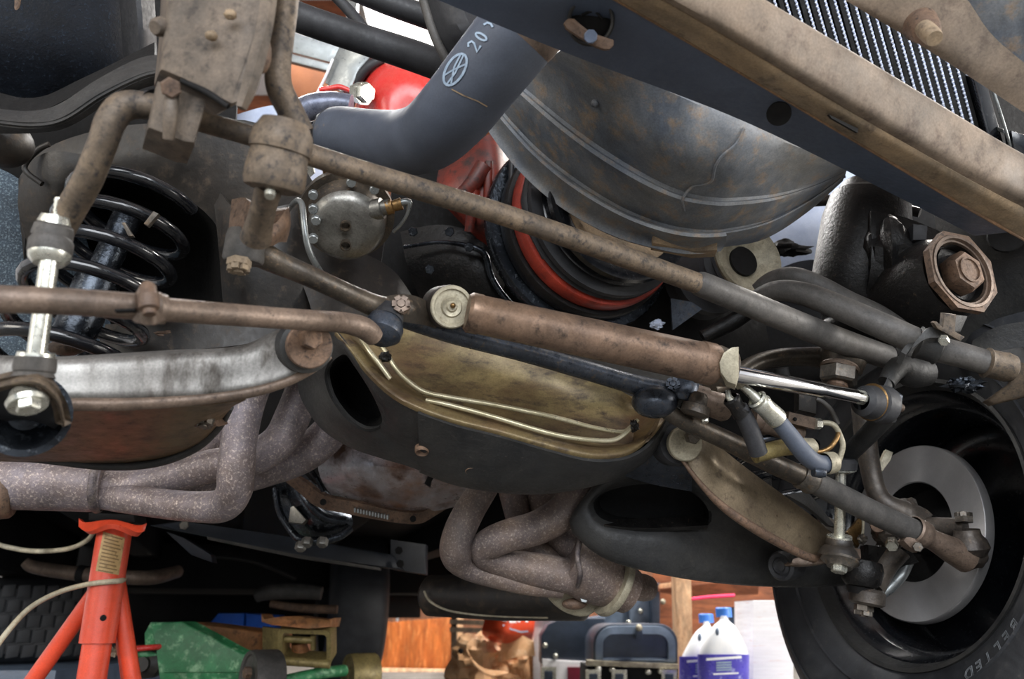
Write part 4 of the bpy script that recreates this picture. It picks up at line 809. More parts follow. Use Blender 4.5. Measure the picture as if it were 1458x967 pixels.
part(ia, 'cast_foot', loft([[(330, 284, .68), (350, 282, .66), (360, 300, .65), (372, 320, .65), (392, 318, .655), (406, 300, .67), (412, 295, .69)], [(327, 310, .675), (345, 312, .655), (360, 325, .645), (375, 336, .645), (395, 332, .655), (408, 322, .67), (414, 320, .69)], [(325, 330, .68), (342, 338, .66), (358, 346, .65), (374, 350, .65), (388, 350, .66), (398, 345, .675), (408, 345, .69)]], .02, nu=36), rusty)
part(ia, 'eye', plathe((352, 330, .672), (346, 374, .668), [(0, 0), (0, 26), (.2, 28), (.9, 29), (1, 26), (1, 0)], 28), dustgrey)
part(ia, 'castle_nut', castle(P(341, 370, .655), P(338, 395, .65) - P(341, 370, .655), .0098, .010), tan)
# center link
cl = T('centre_link', 'oily blue-black centre link running under the steering damper', 'steering link', (700, 495, .84))
part(cl, 'link_arm', tube([(350, 352, .675, 22), (372, 362, .68, 20), (400, 376, .69, 17), (440, 393, .70, 15.5), (490, 416, .725, 15), (530, 434, .745, 16), (550, 440, .755, 17)], 18), darksteel)
part(cl, 'flat_eye', loft([[(538, 425, .752), (560, 420, .755), (585, 420, .765), (606, 428, .78), (622, 442, .795)], [(536, 440, .742), (560, 435, .745), (585, 437, .755), (606, 444, .772), (624, 455, .79)], [(540, 452, .75), (562, 456, .75), (585, 460, .76), (608, 464, .78), (624, 470, .80)]], .02, nu=32), darksteel)
part(cl, 'castle_nut', castle(P(571, 436, .742), toward((571, 436, .742)) + UP * .4, .0092, .007), brown)
part(cl, 'bar', tube([(545, 446, .765, 9), (575, 455, .78, 12), (610, 466, .80, 13), (660, 480, .82, 14), (740, 500, .845, 14), (820, 523, .87, 14), (880, 541, .885, 14), (925, 553, .895, 15), (965, 560, .90, 15)], 18), bluesteel)
part(cl, 'end_boss', plathe((978, 545, .90), (970, 575, .89), [(0, 0), (0, 18), (.3, 22), (.8, 22), (1, 18), (1, 0)], 24), bluesteel)
part(cl, 'castle_nut', castle(P(958, 550, .885), toward((958, 550, .885)) + UP * .5, .0085, .007), bluesteel)
part(cl, 'end_sleeve', plathe((975, 563, .895), (1038, 583, .90), [(0, 20), (.45, 21), (.46, 18), (.9, 20), (1, 16), (1, 0)], 24), brown)
part(cl, 'grease_boss', plathe((997, 560, .875), (988, 592, .87), [(0, 0), (0, 9), (.15, 13), (.5, 14), (.55, 20), (.9, 21), (1, 16), (1, 0)], 22), darksteel)
part(cl, 'grease_fitting', nut(P(1003, 592, .88), Vector((0, -.2, -1)), .004, .008, 8), zinc)
# ================================================================== LEFT TIE ROD
tl = T('tie_rod', 'long brown tie rod with clamp across the left, over the bright control arm', 'tie rod', (240, 440, .62))
part(tl, 'sleeve', tube([(-60, 424, .49, 20), (60, 428, .505, 19.5), (150, 433, .525, 19), (230, 440, .545, 18.5)], 20), brown)
part(tl, 'rod', tube([(225, 440, .545, 17), (300, 446, .575, 16.5), (380, 452, .61, 15.5), (440, 456, .645, 15), (485, 459, .69, 15), (515, 466, .71, 16), (532, 478, .725, 15)], 20), brown)
part(tl, 'clamp', plathe((193, 436, .535), (236, 441, .546), [(0, 20), (.05, 24), (.75, 24), (.8, 22), (1, 21)], 24), brown)
part(tl, 'clamp_ear', loft([[(192, 420, 0.527), (203, 402, 0.525), (214, 402, 0.525), (224, 424, 0.528)], [(196, 440, 0.520), (204, 428, 0.515), (216, 428, 0.515), (224, 440, 0.521)], [(188, 456, 0.527), (204, 462, 0.519), (220, 462, 0.519), (236, 455, .532)]], .012, nu=24), brown)
part(tl, 'clamp_bolt', plathe((210, 404, 0.517), (213, 448, 0.510), [(0, 0), (0, 8), (.1, 11), (.35, 12), (.4, 14), (.8, 14), (.85, 9), (1, 9), (1, 0)], 16), rusty)
part(tl, 'sleeve_slit', slab([(163, 440, 0.515), (192, 439, 0.520), (192, 442, 0.520), (163, 443, 0.515)], (0, .004, 0), bev=0), deepblack)
part(tl, 'ball_socket', plathe((552, 448, .748), (540, 486, .73), [(0, 16), (.2, 24), (.5, 29), (.75, 28), (.95, 18), (1, 0)], 28), bluesteel)
part(tl, 'dust_boot', plathe((556, 440, .752), (550, 458, .742), [(0, 18), (.5, 22), (1, 24)], 24), rubber)
# ================================================================== STEERING DAMPER
sd_ = T('steering_damper', 'copper brown steering damper with polished rod across the centre', 'steering damper', (820, 480, .80))
part(sd_, 'body', plathe((664, 444, .765), (1018, 520, .825), [(0, 0), (0, 25), (.012, 29), (.05, 29), (.055, 28), (.93, 29), (.935, 30.5), (.985, 30.5), (1, 28), (1, 0)], 44), damperm)
eax = (toward((643, 437, .765)) + RT * .22).normalized()
part(sd_, 'eye_barrel', lathe(P(643, 437, .765), eax, [(-.05, 0), (-.05, .0185), (-.046, .021), (-.002, .021), (0, .0203), (0, .017), (-.003, .0165), (-.003, 0)], 40), greasebrown)
part(sd_, 'bushing_face', lathe(P(643, 437, .765), eax, [(-.001, .0205), (.001, .0206), (.0025, .0195), (.0025, .0172), (0, .0165), (.0, .0105), (.002, .009), (.001, .0055), (.003, .004), (.003, 0)], 36), palecap)
part(sd_, 'centre_pin', blob((645, 435, .760), 4, 4, 4, seg=12), brass)
part(sd_, 'neck', plathe((652, 443, .81), (672, 447, .78), [(0, 16), (.5, 20), (1, 25)], 24), greasebrown)
part(sd_, 'end_cap', plathe((1012, 519, .826), (1042, 526, .83), [(0, 29), (.3, 30), (1, 26), (1, 0)], 32), darksteel)
part(sd_, 'cap_plate', slab([(1024, 516, .80), (1030, 502, .80), (1042, 494, .80), (1052, 493, .80), (1052, 536, .80), (1048, 548, .80), (1036, 544, .80), (1026, 530, .80)], (.004, .02, 0), bev=.002), palecap)
part(sd_, 'rod', plathe((1044, 532, .83), (1226, 566, .90), [(0, 12), (.66, 11.5), (.665, 11), (.67, 11), (.675, 10.5), (.95, 10), (.955, 9), (1, 9), (1, 0)], 28), chrome)
part(sd_, 'threaded_end', plathe((1216, 564, .898), (1230, 567, .903), [(0, 11), (.8, 11), (1, 9), (1, 0)], 8), zinc)
dm = T('damper_bracket', 'black damper frame bracket with rubber bushing and pale washer at right', 'bracket', (1262, 575, .93))
part(dm, 'bushing', plathe((1226, 570, .905), (1262, 578, .925), [(0, 14), (.1, 22), (.45, 25), (.5, 22), (.55, 27), (.95, 27), (1, 20)], 28), rubber)
part(dm, 'pale_washer', plathe((1238, 572, .913), (1243, 573, .916), [(0, 23), (.5, 27), (1, 25)], 28), brass)
part(dm, 'cast_ear', slab([(1252, 560, .93), (1264, 536, .93), (1272, 530, .935), (1271, 560, .93), (1268, 585, .925), (1256, 592, .925), (1245, 592, .925)], (.01, .03, .0), bev=.004), frameblack)
part(dm, 'hex_nut', nut(P(1258, 570, .925), P(1275, 574, .935) - P(1258, 570, .925), .017, .014), bluesteel)
part(dm, 'stud', plathe((1264, 577, .93), (1283, 581, .945), [(0, 4), (.5, 4), (.55, 6), (1, 6), (1, 0)], 12), brown)
part(dm, 'bracket_arm', tube([(1262, 545, .94, 12), (1278, 524, .95, 16), (1298, 530, .96, 22), (1318, 530, .97, 20)], 16), frameblack)
part(dm, 'strut', tube([(1262, 590, .95, 16), (1240, 615, .97, 14), (1215, 640, 1.0, 13), (1200, 655, 1.02, 12)], 14), frameblack)
# ================================================================== RIGHT TIE ROD
tr_ = T('tie_rod', 'greasy grey-brown tie rod slanting down to the brake disc at right', 'tie rod', (1200, 710, 1.0))
part(tr_, 'ball_socket', blob((932, 572, .885), 33, 28, 24), bluesteel)
part(tr_, 'rod', tube([(940, 580, .885, 11), (975, 600, .89, 13), (1030, 625, .91, 14), (1090, 655, .93, 15), (1140, 678, .95, 15)], 18), darksteel)
part(tr_, 'lock_collar', plathe((1138, 676, .95), (1158, 688, .955), [(0, 17), (.2, 19), (.5, 17), (.8, 19), (1, 17)], 24), hexm)
part(tr_, 'sleeve', tube([(1150, 682, .953, 16), (1200, 708, .975, 17), (1260, 738, 1.0, 17), (1310, 760, 1.02, 17)], 20), dustgrey)
part(tr_, 'clamp_band', plathe((1298, 753, 1.012), (1316, 763, 1.02), [(0, 18), (.1, 20), (.4, 19), (.5, 20), (.9, 20), (1, 18)], 24), brown)
part(tr_, 'clamp_ear', slab([(1292, 762, 1.0), (1308, 768, 1.0), (1316, 778, 1.0), (1308, 786, 1.0), (1296, 780, 1.0), (1286, 770, 1.0)], (0, .02, 0), bev=.004), brown)
part(tr_, 'clamp_bolt', nut(P(1307, 779, 1.0), toward((1307, 779, 1.0)), .0065, .008), hexm)
part(tr_, 'rod_end', tube([(1306, 758, 1.02, 15), (1330, 770, 1.03, 15), (1356, 784, 1.04, 19), (1376, 794, 1.045, 22)], 18), brown)
part(tr_, 'ball_socket', blob((1378, 790, 1.05), 26, 24, 20, rough_=.2), knuck)
part(tr_, 'dust_boot', plathe((1376, 754, 1.05), (1382, 792, 1.045), [(0, 17), (.2, 18), (.4, 24), (.7, 27), (1, 20)], 28), knuck)
part(tr_, 'castle_nut', castle(P(1373, 744, 1.055), P(1371, 728, 1.06) - P(1373, 744, 1.055), .0118, .012), hexm)
# ================================================================== STEERING BOX AND HOSES (right)
sg = T('steering_box', 'black greasy steering gear box with a big rusty octagonal end nut', 'steering box', (1230, 380, 1.08))
part(sg, 'housing', plathe((1240, 276, 1.10), (1205, 478, 1.06), [(0, 0), (0, 40), (.05, 54), (.2, 60), (.6, 60), (.8, 50), (.85, 40), (1, 34), (1, 0)], 36), grease)
part(sg, 'cap', plathe((1242, 262, 1.11), (1240, 290, 1.10), [(0, 0), (0, 30), (.3, 44), (1, 50)], 28), grease)
part(sg, 'stud', plathe((1236, 276, 1.06), (1234, 287, 1.05), [(0, 0), (0, 7), (1, 7), (1, 0)], 8), deepblack)
c_ = P(1372, 386, .96); axs = (FRONT + RT * .05).normalized()
part(sg, 'worm_barrel', lathe(c_, axs, [(-.16, 0), (-.16, .055), (-.07, .058), (-.035, .056), (-.014, .048), (-.014, 0)], 40), grease)
part(sg, 'octagon_ring', lathe(c_, axs, [(-.009, .044), (-.009, .0535), (0, .0535), (0, .0475), (-.003, .0465), (-.006, .046)], 8, phase=math.pi / 8), rusty)
part(sg, 'ring', lathe(c_, axs, [(-.008, .049), (-.001, .0475), (.001, .046), (.001, .0425), (-.003, .0415), (-.003, .039), (-.02, .036), (-.02, .03)], 40), brown)
part(sg, 'well', lathe(c_, axs, [(-.004, .036), (-.03, .033), (-.03, 0)], 28), deepblack)
part(sg, 'hex_plug', nut(c_ - axs * .03 + RT * .004, axs, .0265, .034, phase=.1), rusty)
part(sg, 'plug_recess', lathe(c_ + axs * .0012 + RT * .004, axs, [(.0, .0165), (.0045, .016), (.0045, .0138), (.0005, .0125), (.0005, 0)], 24), rusty)
part(sg, 'body_bridge', loft([[(1240, 300, 1.03), (1290, 310, 1.03), (1340, 330, 1.03)], [(1240, 380, 1.01), (1290, 390, 1.0), (1340, 395, 1.0)], [(1225, 450, 1.04), (1290, 450, 1.03), (1350, 440, 1.03)]], .03), grease)
part(sg, 'cast_web', blob((1262, 368, 1.03), 34, 40, 56, rough_=.35, sc=11), grease)
part(sg, 'pad_tab', slab([(1300, 318, 1.0), (1322, 320, 1.0), (1320, 342, 1.0), (1300, 342, 1.0)], (0, .02, 0), bev=.003), rubber)
part(sg, 'output_boss', plathe((1206, 470, 1.05), (1198, 520, 1.03), [(0, 38), (.3, 40), (.5, 34), (1, 30)], 28), grease)
pm = T('pitman_arm', 'dark pitman arm with rounded boss and big worn hex nut below the steering box', 'pitman arm', (1195, 520, 1.0))
part(pm, 'boss', plathe((1204, 486, 1.0), (1197, 532, .985), [(0, 22), (.15, 32), (.5, 33), (.9, 28), (1, 22)], 32), darksteel)
part(pm, 'arm', tube([(1196, 512, 1.01, 22), (1150, 508, 1.01, 17), (1105, 510, 1.0, 16), (1070, 520, .98, 15), (1040, 540, .95, 14), (1010, 556, .92, 14)], 18, flat=.8), darksteel)
part(pm, 'washer', plathe((1196, 521, .975), (1195, 527, .973), [(0, 25), (.5, 27), (1, 25), (1, 0)], 28), brown)
part(pm, 'hex_nut', nut(P(1195, 526, .972), P(1193, 550, .965) - P(1195, 526, .972), .0225, .0175, phase=.75), hexm)
part(pm, 'stud', plathe((1193, 545, .967), (1191, 553, .965), [(0, 14), (.6, 15), (1, 12), (1, 0)], 20), rusty)
fl = T('frame_rail', 'dull black frame rail behind the steering box at the right edge', 'frame', (1420, 440, 1.1))
part(fl, 'rail', loft([[(1330, 300, 1.12), (1400, 330, 1.05), (1480, 350, 1.0)], [(1340, 430, 1.1), (1400, 420, 1.06), (1480, 410, 1.02)], [(1330, 520, 1.12), (1400, 480, 1.08), (1480, 460, 1.05)]], .01), frameblack)
part(fl, 'rail_panel', loft([[(1385, 485, 1.0), (1420, 465, .98), (1480, 455, .96)], [(1380, 505, 1.0), (1420, 500, .98), (1480, 490, .96)]], .006), frameblack)
part(fl, 'rail_tab', slab([(1455, 515, .93), (1490, 525, .92), (1480, 560, .93), (1415, 576, .96), (1405, 570, .96), (1440, 545, .94)], (0, .012, 0), bev=.003), dusty)
part(fl, 'oily_bolt', blob((1372, 547, .97), 22, 16, 10, rough_=1.2), blackal)
part(fl, 'hole', lathe(P(1433, 335, 1.0), toward((1433, 335, 1.0)), [(0, 0), (0, .02), (-.01, .022)], 16), deepblack)
h2 = T('grey_steel_line', 'thick grey curved line sweeping right through a black clamp to a pale end sleeve', 'line', (1250, 450, .92))
part(h2, 'line', tube([(1062, 445, 1.0, 13), (1082, 424, .99, 14), (1110, 414, .97, 15), (1150, 420, .95, 17), (1200, 440, .93, 18), (1260, 466, .91, 19), (1320, 492, .90, 19), (1370, 506, .89, 18), (1420, 521, .88, 18)], 20), dustgrey)
part(h2, 'end_sleeve', plathe((1402, 516, .882), (1446, 526, .88), [(0, 17), (.05, 22), (.15, 20), (.7, 21), (.9, 19), (1, 12), (1, 0)], 28), dusty)
h3 = T('grey_line', 'second grey curved line arching behind the first, in front of the steering box', 'line', (1180, 425, 1.0))
part(h3, 'line', tube([(1080, 415, 1.03, 13), (1100, 400, 1.02, 14), (1130, 395, 1.0, 15), (1165, 408, .99, 16), (1205, 430, .98, 17), (1250, 450, .98, 16), (1290, 475, 1.0, 14)], 18), dustgrey)
cp = T('line_clamp', 'black pipe clamp with pale bolt and tan strap gripping the grey line at right', 'clamp', (1325, 490, .88))
part(cp, 'clamp_band', plathe((1304, 487, .90), (1338, 497, .895), [(0, 20), (.08, 24), (.2, 22), (.8, 22), (.92, 24), (1, 20)], 28), frameblack)
part(cp, 'clamp_ear', loft([[(1290, 505, .87), (1310, 478, .868), (1325, 466, .868), (1345, 472, .87)], [(1283, 520, .88), (1296, 500, .87), (1320, 482, .866), (1350, 482, .872)]], .006), frameblack)
part(cp, 'tan_strap', slab([(1345, 446, .86), (1362, 448, .86), (1360, 472, .86), (1374, 480, .86), (1368, 486, .86), (1335, 468, .86), (1330, 460, .86), (1334, 458, .86), (1343, 466, .86)], (0, .008, .004), bev=.001), dusty)
part(cp, 'strap_side', slab([(1362, 448, .865), (1378, 450, .88), (1368, 472, .88), (1358, 472, .865)], (0, .006, 0), bev=.001), frameblack)
part(cp, 'pale_bolt', nut(P(1344, 483, .858), toward((1344, 483, .858)) - UP * .5, .0055, .007), zinc)
# power steering hoses
ph = T('pressure_hose', 'grey rubber pressure hose with silver ferrule beside the polished rod', 'hose', (1120, 610, .87))
part(ph, 'metal_tube', tube([(1050, 545, .855, 5), (1060, 552, .85, 6), (1072, 563, .85, 7), (1080, 571, .85, 8)], 14), zinc)
part(ph, 'tube_nut', nut(P(1050, 543, .85), P(1056, 550, .85) - P(1050, 543, .85), .006, .007), palecap)
part(ph, 'ferrule', plathe((1076, 567, .85), (1108, 598, .86), [(0, 12), (.05, 15), (.15, 13), (.25, 15), (.4, 13.5), (.9, 15), (1, 14)], 24), zinc)
part(ph, 'hose', tube([(1104, 595, .86, 12), (1122, 617, .865, 12.5), (1140, 640, .87, 13), (1155, 655, .875, 13), (1168, 661, .88, 13), (1182, 660, .885, 12)], 20), hosemat)
part(ph, 'end_clamp', plathe((1174, 660, .882), (1190, 658, .888), [(0, 15), (.3, 16), (.8, 15), (1, 11), (1, 0)], 22), palecap)
part(ph, 'clamp_screw', plathe((1158, 672, .87), (1174, 674, .872), [(0, 0), (0, 7), (.6, 8), (1, 6), (1, 0)], 14), bluesteel)
rh = T('return_hose', 'dark rubber return hose with black ferrule dropping left of the grey hose', 'hose', (1070, 610, .87))
part(rh, 'tube_end', tube([(1036, 556, .855, 4), (1038, 566, .852, 5), (1044, 572, .85, 6)], 12), zinc)
part(rh, 'ferrule', plathe((1040, 566, .852), (1056, 590, .857), [(0, 10), (.1, 13), (.5, 11), (1, 13)], 22), grease)
part(rh, 'hose', tube([(1052, 580, .856, 12), (1062, 598, .86, 13), (1072, 622, .865, 13), (1080, 645, .87, 13)], 20), rubber)
th = T('cross_hose', 'short olive hose with a brass end cap under the pressure hose', 'hose', (1115, 640, .89))
part(th, 'hose', tube([(1074, 648, .885, 12), (1095, 642, .89, 12), (1118, 637, .895, 12), (1142, 636, .90, 12)], 18), olive)
part(th, 'brass_cap', plathe((1138, 637, .90), (1161, 637, .905), [(0, 12), (.3, 13), (.8, 13), (1, 8), (1, 0)], 20), palecap)
bl = T('brake_hardline', 'thin looping brake hard lines and block fitting behind the grey hose', 'brake line', (1185, 620, .92))
part(bl, 'line', tube([(1162, 568, .93, 3), (1172, 573, .93, 3.4), (1184, 585, .93, 3.5), (1193, 604, .93, 3.5)], 10), dustgrey)
part(bl, 'line', tube([(1164, 603, .92, 4), (1176, 602, .92, 4), (1188, 606, .92, 4), (1196, 620, .92, 4), (1200, 636, .92, 4), (1194, 658, .92, 4)], 12), palecap)
part(bl, 'line', tube([(1158, 643, .91, 3.5), (1170, 643, .91, 3.5), (1182, 637, .91, 3.5), (1191, 625, .915, 3.5), (1194, 615, .92, 3.5)], 10), brass)
part(bl, 'fitting_block', slab([(1124, 586, .91), (1166, 596, .92), (1162, 612, .92), (1121, 602, .91)], (0, .018, .004), bev=.002), brown)
part(bl, 'fitting_nut', nut(P(1160, 603, .92), P(1172, 604, .922) - P(1160, 603, .92), .0065, .008), zinc)
part(bl, 'block_hole', blob((1132, 597, .908), 3, 3, 3, seg=10), deepblack)
pv = T('proportioning_valve', 'brown cylindrical valve body behind the two hoses', 'valve', (1105, 605, .93))
part(pv, 'body', plathe((1070, 596, .93), (1142, 618, .94), [(0, 0), (0, 16), (.15, 16), (.17, 18), (.3, 18), (.32, 15), (.85, 16), (1, 10), (1, 0)], 24), brown)
part(pv, 'bracket', slab([(1138, 540, .96), (1164, 548, .96), (1163, 590, .96), (1137, 584, .96)], (0, .02, 0), bev=.003), greasebrown)
part(pv, 'blue_line', tube([(1060, 628, .94, 5), (1090, 625, .94, 5), (1118, 618, .94, 5)], 12), bluesteel)
part(pv, 'dark_stub', plathe((1112, 524, .97), (1115, 540, .97), [(0, 0), (0, 10), (1, 11), (1, 0)], 14), deepblack)
# ================================================================== ENGINE, PULLEYS, PUMPS
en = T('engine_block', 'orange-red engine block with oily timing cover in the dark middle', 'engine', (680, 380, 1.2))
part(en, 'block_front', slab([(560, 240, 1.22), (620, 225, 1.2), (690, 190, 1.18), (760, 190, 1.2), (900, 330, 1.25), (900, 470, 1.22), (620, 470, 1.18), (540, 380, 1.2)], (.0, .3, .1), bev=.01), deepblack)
part(en, 'water_pump', loft([[(625, 238, 1.14), (660, 215, 1.12), (700, 190, 1.12), (730, 200, 1.16)], [(622, 270, 1.12), (660, 260, 1.1), (705, 250, 1.1), (735, 260, 1.14)], [(640, 300, 1.12), (670, 310, 1.1), (705, 320, 1.1), (735, 330, 1.14)], [(690, 350, 1.13), (705, 350, 1.12), (720, 352, 1.12), (738, 356, 1.14)]], .01), engred)
for pts in ([(640, 290, 1.1, 10), (668, 268, 1.09, 12), (690, 235, 1.09, 13)], [(668, 330, 1.1, 7), (672, 300, 1.095, 8), (676, 270, 1.09, 8)], [(694, 330, 1.1, 5), (694, 280, 1.09, 6), (696, 230, 1.09, 6)]):
    part(en, 'cast_rib', tube(pts), engred)
part(en, 'timing_cover', loft([[(570, 330, 1.16), (630, 320, 1.14), (690, 340, 1.13), (720, 400, 1.13)], [(580, 380, 1.14), (640, 370, 1.12), (685, 385, 1.11), (715, 425, 1.12)], [(600, 430, 1.15), (650, 430, 1.13), (690, 435, 1.12), (720, 450, 1.13)]], .01), grease)
part(en, 'gasket_rail', tube([(575, 352, 1.12, 3), (625, 345, 1.11, 3), (665, 350, 1.1, 4), (690, 362, 1.1, 5), (700, 395, 1.1, 5), (720, 425, 1.1, 5), (745, 445, 1.1, 5), (790, 450, 1.1, 5), (830, 444, 1.1, 5)], 10), blackal)
for (x, y) in ((612, 384), (668, 352), (640, 330), (588, 330)):
    part(en, 'cover_bolt', nut(P(x, y, 1.1), toward((x, y, 1.1)), .007, .008), blackal)
part(en, 'orange_foot', slab([(812, 436, 1.1), (838, 430, 1.1), (838, 446, 1.1), (815, 448, 1.1)], (0, .04, 0), bev=.003), engred)
vc = T('valve_cover', 'glossy bright red valve cover lit from above, behind the black tube', 'engine cover', (580, 115, 1.35))
part(vc, 'cover', loft([[(505, 165, 1.36), (512, 120, 1.34), (530, 95, 1.32), (560, 84, 1.32), (640, 92, 1.34), (720, 100, 1.36)], [(515, 175, 1.3), (530, 130, 1.27), (560, 108, 1.26), (600, 108, 1.26), (660, 120, 1.28), (730, 128, 1.3)], [(520, 200, 1.3), (545, 180, 1.25), (580, 170, 1.25), (620, 170, 1.25), (670, 170, 1.27), (730, 170, 1.3)]], .006, nu=40), red)
part(vc, 'black_gasket', tube([(498, 150, 1.33, 7), (508, 118, 1.31, 7), (524, 96, 1.3, 7), (545, 84, 1.3, 6)], 12), rubber)
bt = T('alternator_bracket', 'grey scuffed metal bracket plate left of the red valve cover', 'bracket', (485, 105, 1.3))
part(bt, 'plate', slab([(462, 118, 1.32), (470, 92, 1.32), (484, 64, 1.32), (512, 70, 1.3), (530, 78, 1.3), (512, 98, 1.3), (500, 125, 1.3), (488, 132, 1.3)], (.01, .03, .01), bev=.003), galv)
part(bt, 'white_edge', tube([(452, 132, 1.31, 2), (464, 108, 1.31, 2), (474, 84, 1.31, 2)], 8), whiteplastic)
part(bt, 'red_wire', tube([(455, 128, 1.29, 4), (470, 126, 1.29, 4), (484, 124, 1.29, 4), (500, 130, 1.29, 3)], 10), red)
part(bt, 'bolt_lug', nut(P(508, 132, 1.26), toward((508, 132, 1.26)) + RT * .8, .016, .03), zinc)
part(bt, 'lug_flange', lathe(P(516, 134, 1.25), RT * .8 + toward((516, 134, 1.25)), [(0, 0), (0, .017), (.006, .017), (.006, 0)], 8), zinc)
sh_ = T('silver_intake_pipe', 'curved silver-grey pipe behind the idler canister', 'pipe', (450, 155, 1.15))
part(sh_, 'pipe', tube([(404, 190, 1.15, 15), (420, 165, 1.15, 17), (445, 152, 1.15, 18), (475, 149, 1.15, 18), (500, 152, 1.15, 17)], 20), silverhose)
part(sh_, 'hose', tube([(428, 196, 1.17, 13), (450, 186, 1.17, 14), (475, 184, 1.18, 14), (500, 184, 1.18, 14)], 16), rubber)
ap = T('fender_apron', 'white inner apron glimpsed between frame horn and fat hose', 'apron', (400, 230, 1.3))
part(ap, 'apron', loft([[(330, 165, 1.32), (400, 150, 1.32), (440, 185, 1.34), (490, 178, 1.36)], [(335, 200, 1.3), (400, 215, 1.3), (450, 220, 1.33), (490, 215, 1.36)], [(345, 225, 1.3), (410, 280, 1.3), (450, 290, 1.33), (490, 270, 1.36)]], .006), bluewhite)
part(ap, 'red_marking', slab([(346, 208, 1.285), (356, 214, 1.285), (352, 222, 1.285), (344, 214, 1.285)], (0, .004, 0), bev=0), red)
part(ap, 'bolt', nut(P(440, 243, 1.28), toward((440, 243, 1.28)), .01, .01), zinc)
for nm, lbl, pts in (('cross_tube', 'thick black tube slanting across the bright engine bay opening', [(395, 12, .98, 21), (440, 30, .98, 21), (520, 57, 1.0, 21), (590, 80, 1.02, 22), (650, 102, 1.03, 22)]), ('cross_tube', 'upper black tube at the top edge, left of the curved cover', [(490, -20, 1.05, 15), (550, 4, 1.05, 16), (620, 28, 1.06, 17)]), ('tube_brace', 'thin black brace joining the two black tubes', [(472, -10, 1.03, 7), (496, 14, 1.03, 8), (518, 40, 1.02, 8)])):
    solo(nm, tube(pts, 20), rubber, lbl, 'tube')
# fuel pump
fpn = T('fuel_pump', 'round grey metal fuel pump with domed cover and brass fittings', 'fuel pump', (492, 310, .95))
axp = (toward((494, 325, .9)) + Vector((0, 0, -.75)) + RT * .05).normalized(); c_ = P(494, 326, .90)
part(fpn, 'dome_cover', lathe(c_, axp, [(-.012, .041), (-.008, .0425), (-.002, .040), (.004, .034), (.006, .02), (.007, 0)], 40), castal)
part(fpn, 'body', lathe(c_, axp, [(-.075, 0), (-.075, .03), (-.06, .042), (-.03, .046), (-.02, .044), (-.012, .041)], 40), darksteel)
part(fpn, 'flange_ring', lathe(c_ - axp * .035, axp, [(-.006, .044), (-.006, .054), (.004, .054), (.004, .044)], 40), darksteel)
for (x, y) in ((492, 322), (492, 350)): part(fpn, 'dimple', lathe(P(x, y, .885), axp, [(-.006, .0055), (.001, .0065), (.0012, .005), (-.004, .004), (-.004, 0)], 16), darksteel)
for (x, y) in ((446, 276), (500, 258), (533, 268), (446, 296), (446, 338), (450, 312)): part(fpn, 'flange_screw', nut(P(x, y, .885), axp, .0055, .006, 8), galv)
part(fpn, 'neck', plathe((478, 282, .90), (474, 244, .92), [(0, 15), (.25, 15), (.3, 11), (1, 10)], 20), darksteel)
part(fpn, 'brass_inlet', plathe((474, 260, .905), (472, 238, .915), [(0, 11), (.5, 11), (.55, 13), (1, 13), (1, 0)], 8), brass)
part(fpn, 'outlet_boss', plathe((528, 300, .90), (556, 294, .895), [(0, 15), (.6, 15), (.62, 11), (1, 11)], 20), castal)
part(fpn, 'brass_outlet', plathe((550, 296, .895), (572, 290, .895), [(0, 11), (.4, 11), (.45, 8), (1, 9), (1, 0)], 10), brass)
part(fpn, 'outlet_line', tube([(566, 290, .895, 5), (582, 288, .895, 5), (580, 304, .90, 2.5), (572, 318, .91, 2.5), (560, 330, .92, 2.5)], 10), galv)
fl_ = T('fuel_line', 'bent steel fuel line dropping left of the fuel pump', 'line', (438, 340, .82))
part(fl_, 'line', tube([(410, 300, .84, 3.5), (422, 286, .82, 4), (430, 292, .81, 4.5), (433, 320, .80, 4.5), (438, 350, .80, 4.5), (448, 374, .81, 4.5), (460, 392, .83, 4)], 12), galv)
# harmonic balancer stack and fan-belt pulleys
hb_ = T('crank_pulley', 'large crank pulley stack with orange-red ring in the shade under the sway bar', 'pulley', (800, 330, 1.05))
ctr = P(850, 316, 1.08); axf = (FRONT * 1.0 + Vector((.12, 0, -.05))).normalized()
def stack(name, t0, t1, r, mat, ri=0, lab=None, prof=None): part(hb_, name, lathe(ctr, axf, prof or [(t0, ri), (t0, r * .985), (t0 + .003, r), (t1 - .003, r), (t1, r * .985), (t1, ri)], 64), mat, lab)
stack('timing_rim', -.055, -.035, .142, blackal, .06)
stack('dark_hub', -.035, -.012, .128, grease, .05)
stack('orange_ring', -.012, .012, .121, ringred, .05, 'orange-red painted ring')
stack('belt_groove', .012, .03, 0, rubber, prof=[(.012, .112), (.017, .115), (.022, .104), (.027, .115), (.034, .114), (.036, .09), (.036, 0)])
stack('belt_pulley', .036, .065, 0, springm, prof=[(.036, .08), (.044, .104), (.052, .085), (.060, .106), (.066, .104), (.066, .085), (.05, .06), (.05, 0)])
stack('tan_dish', .05, .07, 0, tan, prof=[(.061, .084), (.066, .082), (.058, .06), (.052, .03), (.052, 0)])
part(hb_, 'drive_belt', sweep([Vector((*P(x, y, d), .007)) for x, y, d in ((772, 370, 1.02), (752, 330, 1.02), (747, 285, 1.02), (752, 250, 1.04), (762, 215, 1.06))], 10, flat=.6), rubber)
part(hb_, 'drive_belt', sweep([Vector((*P(x, y, d), .006)) for x, y, d in ((728, 330, 1.06), (727, 280, 1.06), (729, 220, 1.08))], 10, flat=.6), rubber)
pp_ = T('alternator_pulley', 'dusty tan cone-faced pulley peeking out below the fan shroud', 'pulley', (1065, 370, 1.1))
cpu = P(1068, 366, 1.08); axq = (FRONT + RT * .05).normalized()
